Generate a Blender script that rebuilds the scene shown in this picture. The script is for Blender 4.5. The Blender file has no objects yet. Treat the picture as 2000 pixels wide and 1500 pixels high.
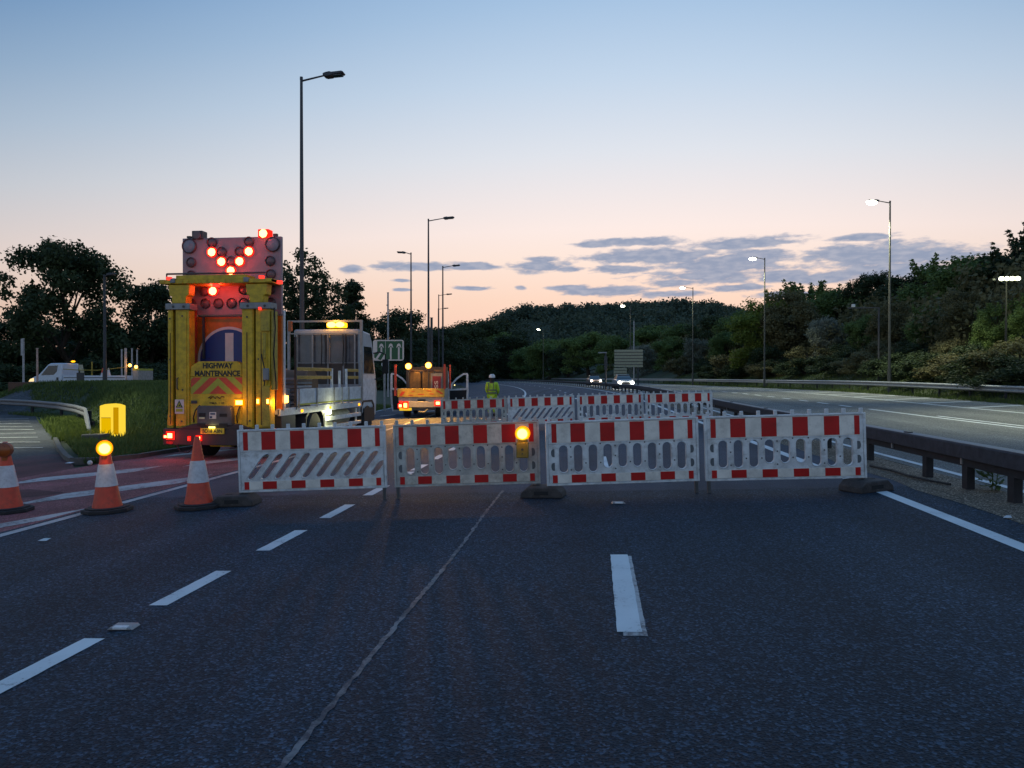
import bpy, bmesh, math, random
import numpy as np
from mathutils import Vector, Matrix, Euler

S = bpy.context.scene
COL = S.collection
R = math.radians
rnd = random.Random(7)

# ------------------------------------------------------------------ camera, sky, exposure
CAMH, FPX, YAW, HORV = 1.66, 1510.0, R(6.61), 737.0
cam_d = bpy.data.cameras.new('camera')
cam_d.sensor_width = 36.0
cam_d.lens = FPX / 2000 * 36
cam_d.clip_start = 0.1
cam_d.clip_end = 3000
cam = bpy.data.objects.new('camera', cam_d)
COL.objects.link(cam)
cam.location = (0, 0, CAMH)
cam.rotation_euler = (R(90) - math.atan(13 / FPX), 0, YAW)
S.camera = cam
S.view_settings.view_transform = 'Standard'
S.view_settings.look = 'None'
S.view_settings.exposure = 0.16
S.view_settings.gamma = 1
S.cycles.use_denoising = True
S.cycles.max_bounces = 6
S.cycles.diffuse_bounces = 3
S.cycles.glossy_bounces = 3
S.cycles.sample_clamp_indirect = 4
S.cycles.caustics_reflective = False
S.cycles.caustics_refractive = False


def srgb(r, g, b, a=1.0):
    def f(c):
        c /= 255.0
        return c / 12.92 if c <= 0.04045 else ((c + 0.055) / 1.055) ** 2.4
    return (f(r), f(g), f(b), a)


class NT:
    """small node-tree writer"""
    def __init__(self, tree):
        self.t = tree
        tree.nodes.clear()

    def n(self, typ, **kw):
        nd = self.t.nodes.new(typ)
        for k, v in kw.items():
            setattr(nd, k, v)
        return nd

    def l(self, a, b):
        self.t.links.new(a, b)

    def m(self, op, a, b=None, c=None, clamp=False):
        nd = self.t.nodes.new('ShaderNodeMath')
        nd.operation = op
        nd.use_clamp = clamp
        for i, x in enumerate((a, b, c)):
            if x is None:
                continue
            if isinstance(x, (int, float)):
                nd.inputs[i].default_value = x
            else:
                self.t.links.new(x, nd.inputs[i])
        return nd.outputs[0]

    def mix(self, fac, a, b, mode='MIX'):
        nd = self.t.nodes.new('ShaderNodeMix')
        nd.data_type = 'RGBA'
        nd.blend_type = mode
        for s, x in ((nd.inputs[0], fac), (nd.inputs[6], a), (nd.inputs[7], b)):
            if isinstance(x, (int, float)):
                s.default_value = x
            elif isinstance(x, tuple):
                s.default_value = x
            else:
                self.t.links.new(x, s)
        return nd.outputs[2]

    def sstep(self, x, lo, hi):
        nd = self.t.nodes.new('ShaderNodeMapRange')
        nd.interpolation_type = 'SMOOTHSTEP'
        self.t.links.new(x, nd.inputs[0])
        nd.inputs[1].default_value = lo
        nd.inputs[2].default_value = hi
        return nd.outputs[0]

    def ramp(self, fac, stops):
        nd = self.t.nodes.new('ShaderNodeValToRGB')
        el = nd.color_ramp.elements
        while len(el) < len(stops):
            el.new(0.5)
        for e, (p, c) in zip(el, stops):
            e.position = p
            e.color = c
        self.t.links.new(fac, nd.inputs[0])
        return nd.outputs[0]


def pix_dir(u, v):
    """azimuth (from +Y, towards +X) and elevation of a direction given by photo measurements"""
    xc, zc = (u - 1000) / FPX, (HORV - v) / FPX
    x = xc * math.cos(YAW) - math.sin(YAW)
    y = xc * math.sin(YAW) + math.cos(YAW)
    return math.atan2(x, y), math.atan2(zc, math.hypot(x, y))


world = bpy.data.worlds.new('World')
S.world = world
world.use_nodes = True
w = NT(world.node_tree)
tc = w.n('ShaderNodeTexCoord')
sep = w.n('ShaderNodeSeparateXYZ')
w.l(tc.outputs['Generated'], sep.inputs[0])
wx, wy, wz = sep.outputs
az = w.m('ARCTAN2', wx, wy)
el = w.m('ARCSINE', wz)
# away from the afterglow the blue comes lower down
qa = w.m('DIVIDE', w.m('ADD', az, YAW - R(8)), R(41))
zeff = w.m('MULTIPLY', w.m('MAXIMUM', wz, 0.0), w.m('ADD', 1.0, w.m('MULTIPLY', w.m('MINIMUM', w.m('MULTIPLY', qa, qa), 3.0), 0.36)))
sky_col = w.ramp(zeff, [
    (0.0, srgb(240, 194, 172)), (0.055, srgb(244, 202, 181)), (0.10, srgb(246, 211, 190)),
    (0.15, srgb(246, 223, 210)), (0.187, srgb(244, 227, 221)), (0.278, srgb(216, 220, 228)),
    (0.36, srgb(188, 206, 226)), (0.438, srgb(160, 188, 218)), (0.54, srgb(122, 162, 206)), (0.72, srgb(100, 147, 196)),
    (1.0, srgb(82, 134, 190))])
# the sky away from the sunset is bluer
back = w.sstep(w.m('ABSOLUTE', w.m('ADD', az, -0.1)), 0.75, 1.9)
sky_col = w.mix(back, sky_col, w.mix(w.sstep(wz, 0.0, 0.8), srgb(182, 192, 202), srgb(84, 132, 184)))
# dimmer to the left of the afterglow
q = w.m('DIVIDE', w.m('ADD', az, R(50) + YAW), R(34))
dip = w.m('EXPONENT', w.m('MULTIPLY', w.m('MULTIPLY', q, q), -1.0))
q2 = w.m('DIVIDE', w.m('ADD', az, YAW - R(45)), R(20))
dip2 = w.m('EXPONENT', w.m('MULTIPLY', w.m('MULTIPLY', q2, q2), -1.0))
gain = w.m('SUBTRACT', w.m('SUBTRACT', 1.0, w.m('MULTIPLY', dip, 0.33)), w.m('MULTIPLY', dip2, 0.16))
gain_c = w.n('ShaderNodeCombineXYZ')
for i in range(3):
    w.l(gain, gain_c.inputs[i])
sky_col = w.mix(1.0, sky_col, gain_c.outputs[0], 'MULTIPLY')
# streaky low clouds, as ellipses in azimuth / elevation broken up by noise
cv = w.n('ShaderNodeCombineXYZ')
w.l(w.m('MULTIPLY', az, 15.0), cv.inputs[0])
w.l(w.m('MULTIPLY', el, 62.0), cv.inputs[1])
nz = w.n('ShaderNodeTexNoise')
nz.inputs['Scale'].default_value = 1.0
nz.inputs['Detail'].default_value = 6.0
nz.inputs['Roughness'].default_value = 0.62
w.l(cv.outputs[0], nz.inputs['Vector'])
cv2 = w.n('ShaderNodeCombineXYZ')
w.l(w.m('MULTIPLY', az, 55.0), cv2.inputs[0])
w.l(w.m('MULTIPLY', el, 170.0), cv2.inputs[1])
nz2 = w.n('ShaderNodeTexNoise')
nz2.inputs['Scale'].default_value = 1.0
nz2.inputs['Detail'].default_value = 4.0
w.l(cv2.outputs[0], nz2.inputs['Vector'])
CLOUDS = [(1290, 500, 150, 15), (1250, 472, 100, 8), (1160, 478, 50, 6), (1450, 476, 110, 12), (1430, 515, 130, 24),
          (1370, 540, 110, 14), (1530, 540, 50, 12), (1050, 520, 60, 11), (1055, 508, 35, 6), (1200, 526, 80, 8),
          (1120, 526, 40, 6), (1190, 568, 90, 9), (1110, 562, 50, 5), (1310, 575, 70, 7), (1330, 552, 70, 9),
          (1690, 500, 130, 22), (1690, 464, 60, 6), (1800, 500, 110, 14), (1740, 528, 110, 16), (1620, 545, 70, 10),
          (820, 520, 80, 9), (920, 520, 55, 8), (685, 526, 24, 8), (785, 548, 24, 4), (785, 566, 20, 3), (925, 563, 40, 4),
          (1018, 562, 16, 5), (1540, 575, 60, 6), (1440, 563, 60, 6), (1860, 540, 90, 12), (1480, 495, 60, 10)]
qmax = None
for (cu, cvv, ru, rv) in CLOUDS:
    a0, e0 = pix_dir(cu, cvv)
    ra, re = ru * 1.15 / FPX, rv * 1.3 / FPX
    da = w.m('MULTIPLY', w.m('ADD', az, -a0), 1.0 / ra)
    de = w.m('MULTIPLY', w.m('ADD', el, -e0), 1.0 / re)
    qq = w.m('SUBTRACT', 1.0, w.m('SQRT', w.m('ADD', w.m('MULTIPLY', da, da), w.m('MULTIPLY', de, de))))
    qmax = qq if qmax is None else w.m('MAXIMUM', qmax, qq)
dens = w.m('ADD', w.m('MAXIMUM', qmax, -1.0), w.m('MULTIPLY', w.m('ADD', nz.outputs[0], -0.5), 1.9))
dens = w.m('ADD', dens, w.m('MULTIPLY', w.m('ADD', nz2.outputs[0], -0.5), 0.95))
cloud = w.m('MULTIPLY', w.sstep(dens, -0.04, 0.48), 0.93)
sky_col = w.mix(cloud, sky_col, w.mix(w.sstep(nz2.outputs[0], 0.35, 0.75), srgb(130, 145, 172), srgb(160, 166, 184)))
# the physical twilight sky, very weak, on top
nsky = w.n('ShaderNodeTexSky', sky_type='NISHITA')
nsky.sun_disc = False
nsky.sun_elevation = R(0.5)
nsky.sun_rotation = R(8)
bg1 = w.n('ShaderNodeBackground')
w.l(sky_col, bg1.inputs[0])
bg1.inputs[1].default_value = 1.0
bg2 = w.n('ShaderNodeBackground')
w.l(nsky.outputs[0], bg2.inputs[0])
bg2.inputs[1].default_value = 0.001
add = w.n('ShaderNodeAddShader')
w.l(bg1.outputs[0], add.inputs[0])
w.l(bg2.outputs[0], add.inputs[1])
wo = w.n('ShaderNodeOutputWorld')
w.l(add.outputs[0], wo.inputs[0])
world.cycles_visibility.camera = True

# ------------------------------------------------------------------ terrain functions
def sm(a, b, x):
    t = np.clip((np.asarray(x, float) - a) / (b - a), 0, 1)
    return t * t * (3 - 2 * t)


def shift(Y):
    Y = np.asarray(Y, float)
    Yc = np.clip(Y, 0, 250)
    return Yc * Yc / 1400 + np.where(Y > 250, (Y - 250) * 0.357, 0)


def slip_s(X, Y):          # signed distance to the line along the slip road's verge, positive on the slip road
    return np.minimum((X + 16) * -0.77 + (Y - 22.7) * -0.64, (X + 26.3) * -0.5 + (Y - 35.3) * -0.866)


def zloc(lx, Y):           # height at local (road) coordinates
    lx = np.asarray(lx, float)
    Y = np.asarray(Y, float)
    z = np.where(lx < -9, -0.279, np.where(lx < 5.4, 0.031 * lx, 0.1674 + 0.012 * (lx - 5.4)))
    z = z + 0.3 * sm(20, 62, Y) * sm(-16, -8, lx)
    z = z + np.where(lx > 21, np.minimum((lx - 21) * 0.22, 6.5), 0) * sm(15, 45, Y)
    z = z + np.where(lx > 21, np.minimum((lx - 21) * 0.12, 0.6), 0)
    X = lx - shift(Y)
    s = slip_s(X, Y)
    z = z + 1.62 * sm(0, 2.4, -s) * sm(-10.8, -17, lx) * sm(18, 35, Y) * (1 - 0.55 * sm(41, 45, Y))
    d = -X * math.sin(YAW) + Y * math.cos(YAW)
    u = 1000 + FPX * (X * math.cos(YAW) + Y * math.sin(YAW)) / np.maximum(d, 1.0)
    hz = np.interp(u, [600, 780, 870, 950, 1100, 1200, 1300, 1380, 1440, 1560, 1800], [0, 17, 22, 25, 24.5, 25.5, 27, 26, 22, 15, 6])
    z = z + np.where(d > 200, hz * sm(240, 430, d) * np.maximum(sm(22, 60, lx), sm(-15, -45, lx)), 0)
    return z


def zg(X, Y):
    return float(zloc(X + float(shift(Y)), Y))


def P(u, v, d):
    """point at camera depth d seen where the photo shows it"""
    xc = (u - 1000) / FPX * d
    return Vector((xc * math.cos(YAW) - d * math.sin(YAW), xc * math.sin(YAW) + d * math.cos(YAW),
                   CAMH + (HORV - v) / FPX * d))


def PG(u, d):
    p = P(u, HORV, d)
    p.z = zg(p.x, p.y)
    return p


def L(lx, Y, dz=0.0):
    return Vector((lx - float(shift(Y)), Y, float(zloc(lx, Y)) + dz))

# ------------------------------------------------------------------ materials
MATS = {}


def pm(name, col, rough=0.55, metal=0.0, var=0.25, scale=6.0, bump=0.0, bscale=40.0, dirt=None, dirt_amt=0.35, spec=0.5, coat=0.0):
    """painted / plain surface with blotchy variation, optional dirt colour and fine bump"""
    if name in MATS:
        return MATS[name]
    m = bpy.data.materials.new(name)
    m.use_nodes = True
    t = NT(m.node_tree)
    c = t.n('ShaderNodeTexCoord')
    b = t.n('ShaderNodeBsdfPrincipled')
    o = t.n('ShaderNodeOutputMaterial')
    t.l(b.outputs[0], o.inputs[0])
    n1 = t.n('ShaderNodeTexNoise')
    n1.inputs['Scale'].default_value = scale
    n1.inputs['Detail'].default_value = 6
    n1.inputs['Roughness'].default_value = 0.65
    t.l(c.outputs['Object'], n1.inputs['Vector'])
    col = tuple(col[:3]) + (1,)
    dk = tuple(x * (1 - var) for x in col[:3]) + (1,)
    lt = tuple(min(1, x * (1 + var * 0.5)) for x in col[:3]) + (1,)
    base = t.mix(t.sstep(n1.outputs[0], 0.3, 0.7), dk, lt)
    if dirt:
        n2 = t.n('ShaderNodeTexNoise')
        n2.inputs['Scale'].default_value = scale * 2.7
        n2.inputs['Detail'].default_value = 8
        n2.inputs['Roughness'].default_value = 0.7
        t.l(c.outputs['Object'], n2.inputs['Vector'])
        f = t.m('MULTIPLY', t.sstep(n2.outputs[0], 0.48, 0.72), dirt_amt)
        base = t.mix(f, base, tuple(dirt[:3]) + (1,))
    t.l(base, b.inputs['Base Color'])
    t.l(t.m('ADD', t.m('MULTIPLY', n1.outputs[0], 0.25), rough - 0.12), b.inputs['Roughness'])
    b.inputs['Metallic'].default_value = metal
    b.inputs['Specular IOR Level'].default_value = spec
    b.inputs['Coat Weight'].default_value = coat
    if bump:
        n3 = t.n('ShaderNodeTexNoise')
        n3.inputs['Scale'].default_value = bscale
        n3.inputs['Detail'].default_value = 4
        t.l(c.outputs['Object'], n3.inputs['Vector'])
        bp = t.n('ShaderNodeBump')
        bp.inputs['Strength'].default_value = bump
        bp.inputs['Distance'].default_value = 0.02
        t.l(n3.outputs[0], bp.inputs['Height'])
        t.l(bp.outputs[0], b.inputs['Normal'])
    MATS[name] = m
    return m


def em(name, col, strength):
    if name in MATS:
        return MATS[name]
    m = bpy.data.materials.new(name)
    m.use_nodes = True
    t = NT(m.node_tree)
    e = t.n('ShaderNodeEmission')
    e.inputs[0].default_value = tuple(col[:3]) + (1,)
    e.inputs[1].default_value = strength
    o = t.n('ShaderNodeOutputMaterial')
    t.l(e.outputs[0], o.inputs[0])
    MATS[name] = m
    return m


def asphalt(name, base, speck=1.0, blot=0.25, band=None, rough=0.75, ragged=None, bscale=0.55):
    m = bpy.data.materials.new(name)
    m.use_nodes = True
    t = NT(m.node_tree)
    c = t.n('ShaderNodeTexCoord')
    b = t.n('ShaderNodeBsdfPrincipled')
    o = t.n('ShaderNodeOutputMaterial')
    t.l(b.outputs[0], o.inputs[0])
    vo = t.n('ShaderNodeTexVoronoi')
    vo.inputs['Scale'].default_value = 64
    t.l(c.outputs['Object'], vo.inputs['Vector'])
    sx = t.n('ShaderNodeSeparateColor')
    t.l(vo.outputs['Color'], sx.inputs[0])
    nf = t.n('ShaderNodeTexNoise')
    nf.inputs['Scale'].default_value = 80
    nf.inputs['Detail'].default_value = 3
    t.l(c.outputs['Object'], nf.inputs['Vector'])
    nb = t.n('ShaderNodeTexNoise')
    nb.inputs['Scale'].default_value = bscale
    nb.inputs['Detail'].default_value = 7
    nb.inputs['Roughness'].default_value = 0.62
    t.l(c.outputs['Object'], nb.inputs['Vector'])
    # long streaks along the traffic direction
    mp = t.n('ShaderNodeMapping')
    mp.inputs['Scale'].default_value = (1.3, 0.05, 1)
    t.l(c.outputs['Object'], mp.inputs[0])
    ns = t.n('ShaderNodeTexNoise')
    ns.inputs['Scale'].default_value = 1.0
    ns.inputs['Detail'].default_value = 5
    t.l(mp.outputs[0], ns.inputs['Vector'])
    bc = tuple(base) + (1,)
    dark = tuple(x * 0.4 for x in base) + (1,)
    lite = tuple(min(1, x * 4.2) for x in base) + (1,)
    chip = t.m('MULTIPLY', t.m('POWER', sx.outputs[0], 5.0), speck, clamp=True)
    col = t.mix(t.sstep(nf.outputs[0], 0.36, 0.6), dark, bc)
    col = t.mix(chip, col, lite)
    if band:      # an older, paler surfacing beyond a ragged transverse joint
        yb, colb = band
        sp = t.n('ShaderNodeSeparateXYZ')
        t.l(c.outputs['Object'], sp.inputs[0])
        nj = t.n('ShaderNodeTexNoise')
        nj.inputs['Scale'].default_value = 2.3
        nj.inputs['Detail'].default_value = 6
        t.l(c.outputs['Object'], nj.inputs['Vector'])
        yy = t.m('ADD', sp.outputs[1], t.m('MULTIPLY', t.m('ADD', nj.outputs[0], -0.5), 0.5))
        f = t.sstep(yy, yb - 0.12, yb + 0.12)
        old = t.mix(t.m('MULTIPLY', t.m('POWER', sx.outputs[1], 2.0), 0.5), tuple(x * 0.75 for x in colb) + (1,), tuple(x * 1.5 for x in colb) + (1,))
        col = t.mix(f, col, old)
    if ragged:    # another surfacing colour past a ragged lengthwise edge
        xr, colr, wr = ragged
        sp = t.n('ShaderNodeSeparateXYZ')
        t.l(c.outputs['Object'], sp.inputs[0])
        xx = t.m('ADD', sp.outputs[0], t.m('MULTIPLY', t.m('ADD', nb.outputs[0], -0.5), 5.0))
        f = t.sstep(xx, xr - wr, xr + wr)
        redc = t.mix(t.sstep(nf.outputs[0], 0.36, 0.6), tuple(x * 0.5 for x in colr) + (1,), tuple(colr) + (1,))
        col = t.mix(t.m('MULTIPLY', f, 0.9), col, redc)
    lo, hi = 1 - blot, 1 + blot
    g = t.m('ADD', t.m('MULTIPLY', nb.outputs[0], hi - lo), lo)
    g = t.m('MULTIPLY', g, t.m('ADD', t.m('MULTIPLY', ns.outputs[0], 1.1), 0.45))
    if band:      # faint tyre-polished tracks in each lane
        wv = t.m('SINE', t.m('MULTIPLY', sp.outputs[0], 3.45))
        g = t.m('MULTIPLY', g, t.m('ADD', 1.0, t.m('MULTIPLY', wv, 0.10)))
    gc = t.n('ShaderNodeCombineXYZ')
    for i in range(3):
        t.l(g, gc.inputs[i])
    col = t.mix(1.0, col, gc.outputs[0], 'MULTIPLY')
    t.l(col, b.inputs['Base Color'])
    b.inputs['Roughness'].default_value = rough
    b.inputs['Specular IOR Level'].default_value = 0.22
    bp = t.n('ShaderNodeBump')
    bp.inputs['Strength'].default_value = 0.9
    bp.inputs['Distance'].default_value = 0.012
    t.l(t.m('ADD', vo.outputs['Distance'], nf.outputs[0]), bp.inputs['Height'])
    t.l(bp.outputs[0], b.inputs['Normal'])
    return m


def paint_mark(name, col, under, wear=0.5, scale=26):
    m = bpy.data.materials.new(name)
    m.use_nodes = True
    t = NT(m.node_tree)
    c = t.n('ShaderNodeTexCoord')
    b = t.n('ShaderNodeBsdfPrincipled')
    o = t.n('ShaderNodeOutputMaterial')
    t.l(b.outputs[0], o.inputs[0])
    n1 = t.n('ShaderNodeTexNoise')
    n1.inputs['Scale'].default_value = scale
    n1.inputs['Detail'].default_value = 8
    n1.inputs['Roughness'].default_value = 0.75
    t.l(c.outputs['Object'], n1.inputs['Vector'])
    n2 = t.n('ShaderNodeTexNoise')
    n2.inputs['Scale'].default_value = 1.6
    n2.inputs['Detail'].default_value = 5
    t.l(c.outputs['Object'], n2.inputs['Vector'])
    f = t.sstep(t.m('ADD', n1.outputs[0], t.m('MULTIPLY', t.m('ADD', n2.outputs[0], -0.5), 0.5)), wear - 0.05, wear + 0.16)
    cc = t.mix(t.m('MULTIPLY', t.sstep(n2.outputs[0], 0.35, 0.7), 0.35), tuple(col) + (1,), tuple(x * 0.6 for x in col) + (1,))
    t.l(t.mix(f, cc, tuple(under) + (1,)), b.inputs['Base Color'])
    b.inputs['Roughness'].default_value = 0.65
    return m


def foliage(name, a, bcol, rough=0.7):
    m = bpy.data.materials.new(name)
    m.use_nodes = True
    t = NT(m.node_tree)
    c = t.n('ShaderNodeTexCoord')
    oi = t.n('ShaderNodeObjectInfo')
    b = t.n('ShaderNodeBsdfPrincipled')
    o = t.n('ShaderNodeOutputMaterial')
    n1 = t.n('ShaderNodeTexNoise')
    n1.inputs['Scale'].default_value = 0.75
    n1.inputs['Detail'].default_value = 5
    t.l(c.outputs['Object'], n1.inputs['Vector'])
    f = t.m('ADD', t.sstep(n1.outputs[0], 0.3, 0.7), t.m('MULTIPLY', t.m('ADD', oi.outputs['Random'], -0.5), 0.5), clamp=True)
    t.l(t.mix(f, tuple(a) + (1,), tuple(bcol) + (1,)), b.inputs['Base Color'])
    b.inputs['Roughness'].default_value = rough
    b.inputs['Specular IOR Level'].default_value = 0.25
    tr = t.n('ShaderNodeBsdfTranslucent')
    tr.inputs[0].default_value = tuple(x * 1.3 for x in bcol) + (1,)
    mx = t.n('ShaderNodeMixShader')
    mx.inputs[0].default_value = 0.25
    t.l(b.outputs[0], mx.inputs[1])
    t.l(tr.outputs[0], mx.inputs[2])
    t.l(mx.outputs[0], o.inputs[0])
    return m

# ------------------------------------------------------------------ mesh building
class MB:
    def __init__(self):
        self.v, self.f, self.mi = [], [], []

    def add(self, vs, fs, mi=0):
        o = len(self.v)
        self.v += [tuple(x) for x in vs]
        for f in fs:
            self.f.append(tuple(i + o for i in f))
            self.mi.append(mi)
        return self

    def b2(self, x0, x1, y0, y1, z0, z1, mi=0, M=None):
        vs = [Vector((x, y, z)) for z in (z0, z1) for y in (y0, y1) for x in (x0, x1)]
        if M is not None:
            vs = [M @ p for p in vs]
        return self.add(vs, [(0, 2, 3, 1), (4, 5, 7, 6), (0, 1, 5, 4), (2, 6, 7, 3), (0, 4, 6, 2), (1, 3, 7, 5)], mi)

    def box(self, c, s, mi=0, M=None):
        return self.b2(c[0] - s[0] / 2, c[0] + s[0] / 2, c[1] - s[1] / 2, c[1] + s[1] / 2, c[2] - s[2] / 2, c[2] + s[2] / 2, mi, M)

    def cyl(self, p0, p1, r0, r1=None, n=14, mi=0, cap=True):
        p0, p1 = Vector(p0), Vector(p1)
        r1 = r0 if r1 is None else r1
        z = (p1 - p0).normalized()
        a = z.orthogonal().normalized()
        b = z.cross(a)
        vs = []
        for p, r in ((p0, r0), (p1, r1)):
            for i in range(n):
                t = 2 * math.pi * i / n
                vs.append(p + (a * math.cos(t) + b * math.sin(t)) * r)
        fs = [(i, (i + 1) % n, n + (i + 1) % n, n + i) for i in range(n)]
        if cap:
            fs += [tuple(range(n - 1, -1, -1)), tuple(range(n, 2 * n))]
        return self.add(vs, fs, mi)

    def tube(self, pts, r, n=8, mi=0):
        pts = [Vector(p) for p in pts]
        k = len(pts)
        rs = r if isinstance(r, (list, tuple)) else [r] * k
        vs = []
        ref = None
        for i, p in enumerate(pts):
            d = (pts[min(i + 1, k - 1)] - pts[max(i - 1, 0)]).normalized()
            if ref is None:
                ref = d.orthogonal().normalized()
            a = (ref - d * ref.dot(d)).normalized()
            ref = a
            b = d.cross(a)
            for j in range(n):
                t = 2 * math.pi * j / n
                vs.append(p + (a * math.cos(t) + b * math.sin(t)) * rs[i])
        fs = []
        for i in range(k - 1):
            for j in range(n):
                fs.append((i * n + j, i * n + (j + 1) % n, (i + 1) * n + (j + 1) % n, (i + 1) * n + j))
        fs += [tuple(range(n - 1, -1, -1)), tuple(range((k - 1) * n, k * n))]
        return self.add(vs, fs, mi)

    def lathe(self, prof, n=24, mi=0, c=(0, 0, 0), axis='z', sq=None):
        """prof: (radius, height) pairs"""
        vs = []
        for (r, h) in prof:
            for j in range(n):
                t = 2 * math.pi * j / n
                x, y = r * math.cos(t), r * math.sin(t)
                p = (x, y, h) if axis == 'z' else ((x, h, y) if axis == 'y' else (h, x, y))
                vs.append((p[0] + c[0], p[1] + c[1], p[2] + c[2]))
        fs = []
        k = len(prof)
        for i in range(k - 1):
            for j in range(n):
                q = (i * n + j, i * n + (j + 1) % n, (i + 1) * n + (j + 1) % n, (i + 1) * n + j)
                fs.append(q if axis != 'y' else q[::-1])
        e0, e1 = tuple(range(n - 1, -1, -1)), tuple(range((k - 1) * n, k * n))
        fs += [e0, e1] if axis != 'y' else [e0[::-1], e1[::-1]]
        return self.add(vs, fs, mi)

    def prism(self, pts, axis, a0, a1, mi=0):
        """pts (p,q): axis 'x' -> (y,z); 'y' -> (x,z); 'z' -> (x,y)"""
        def mk(p, a):
            return (a, p[0], p[1]) if axis == 'x' else ((p[0], a, p[1]) if axis == 'y' else (p[0], p[1], a))
        n = len(pts)
        vs = [mk(p, a0) for p in pts] + [mk(p, a1) for p in pts]
        fs = [tuple(range(n - 1, -1, -1)), tuple(range(n, 2 * n))]
        fs += [(i, (i + 1) % n, n + (i + 1) % n, n + i) for i in range(n)]
        return self.add(vs, fs, mi)

    def poly(self, pts, mi=0):
        return self.add(pts, [tuple(range(len(pts)))], mi)

    def ball(self, c, r, n=14, k=8, mi=0, s=(1, 1, 1)):
        prof = [(r * math.sin(math.pi * i / k) + 1e-4, -r * math.cos(math.pi * i / k)) for i in range(k + 1)]
        o = len(self.v)
        self.lathe(prof, n, mi)
        for i in range(o, len(self.v)):
            x, y, z = self.v[i]
            self.v[i] = (c[0] + x * s[0], c[1] + y * s[1], c[2] + z * s[2])
        return self

    def mesh(self, name, mats, smooth=False, fix=True):
        me = bpy.data.meshes.new(name)
        me.from_pydata(self.v, [], self.f)
        for m in (mats if isinstance(mats, (list, tuple)) else [mats]):
            me.materials.append(m)
        me.polygons.foreach_set('material_index', self.mi)
        if fix:
            bm = bmesh.new()
            bm.from_mesh(me)
            bmesh.ops.recalc_face_normals(bm, faces=bm.faces)
            bm.to_mesh(me)
            bm.free()
        if smooth:
            me.polygons.foreach_set('use_smooth', [True] * len(me.polygons))
            me.set_sharp_from_angle(angle=R(38))
        me.update()
        return me


def props(o, label=None, cat=None, group=None, kind=None):
    if label:
        o['label'] = label
    if cat:
        o['category'] = cat
    if group:
        o['group'] = group
    if kind:
        o['kind'] = kind
    return o


def thing(name, label, cat, loc=(0, 0, 0), rz=0.0, group=None, rot=None, scale=None):
    o = bpy.data.objects.new(name, None)
    o.empty_display_size = 0.2
    COL.objects.link(o)
    o.location = loc
    o.rotation_euler = rot if rot else (0, 0, rz)
    if scale:
        o.scale = scale
    return props(o, label, cat, group)


def part(name, mb, mats, parent=None, loc=(0, 0, 0), rot=(0, 0, 0), bevel=0.0, smooth=False, scale=None, label=None):
    me = mb.mesh(name, mats, smooth or bevel > 0) if isinstance(mb, MB) else mb
    o = bpy.data.objects.new(name, me)
    COL.objects.link(o)
    o.location = loc
    o.rotation_euler = rot
    if scale:
        o.scale = scale
    if parent:
        o.parent = parent
    if bevel:
        b = o.modifiers.new('edge', 'BEVEL')
        b.width = bevel
        b.segments = 2
        b.limit_method = 'ANGLE'
        b.angle_limit = R(40)
        b.harden_normals = False
    if label:
        o['label'] = label
    return o


def struct(name, mb, mats, **k):
    o = part(name, mb, mats, **k)
    o['kind'] = 'structure'
    return o


def dup(root, loc=None, rz=None, label=None, parent=None):
    c = root.copy()
    COL.objects.link(c)
    if parent:
        c.parent = parent
    if loc is not None:
        c.location = loc
    if rz is not None:
        c.rotation_euler = (0, 0, rz)
    if label:
        c['label'] = label
    for ch in list(root.children):
        dup(ch, parent=c)
    return c


def lamp(name, parent, loc, watts, col, radius=0.05, spot=None, rot=None):
    if spot:
        ld = bpy.data.lights.new(name, 'SPOT')
        ld.spot_size = spot
        ld.spot_blend = 0.6
    else:
        ld = bpy.data.lights.new(name, 'POINT')
    ld.energy = watts
    ld.color = col
    ld.shadow_soft_size = radius
    o = bpy.data.objects.new(name, ld)
    COL.objects.link(o)
    o.location = loc
    if rot:
        o.rotation_euler = rot
    o.parent = parent
    return o


def text_mesh(s, width, height, mat, depth=0.003, bold=0.0, shear=0.0):
    cu = bpy.data.curves.new('lettering', 'FONT')
    cu.body = s
    cu.align_x = 'CENTER'
    cu.align_y = 'CENTER'
    cu.offset = bold
    cu.extrude = 0.01
    cu.shear = shear
    ob = bpy.data.objects.new('lettering', cu)
    COL.objects.link(ob)
    dg = bpy.context.evaluated_depsgraph_get()
    me = bpy.data.meshes.new_from_object(ob.evaluated_get(dg))
    bpy.data.objects.remove(ob)
    co = np.empty(len(me.vertices) * 3)
    me.vertices.foreach_get('co', co)
    co = co.reshape(-1, 3)
    mn, mx = co.min(0), co.max(0)
    co[:, 0] = (co[:, 0] - (mn[0] + mx[0]) / 2) * width / (mx[0] - mn[0])
    co[:, 1] = (co[:, 1] - (mn[1] + mx[1]) / 2) * height / (mx[1] - mn[1])
    co[:, 2] = np.sign(co[:, 2]) * depth / 2
    me.vertices.foreach_set('co', co.ravel())
    me.materials.clear()
    me.materials.append(mat)
    me.update()
    return me


FACE_BACK = (R(90), 0, 0)      # text lying in XY turned to face -Y


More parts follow.
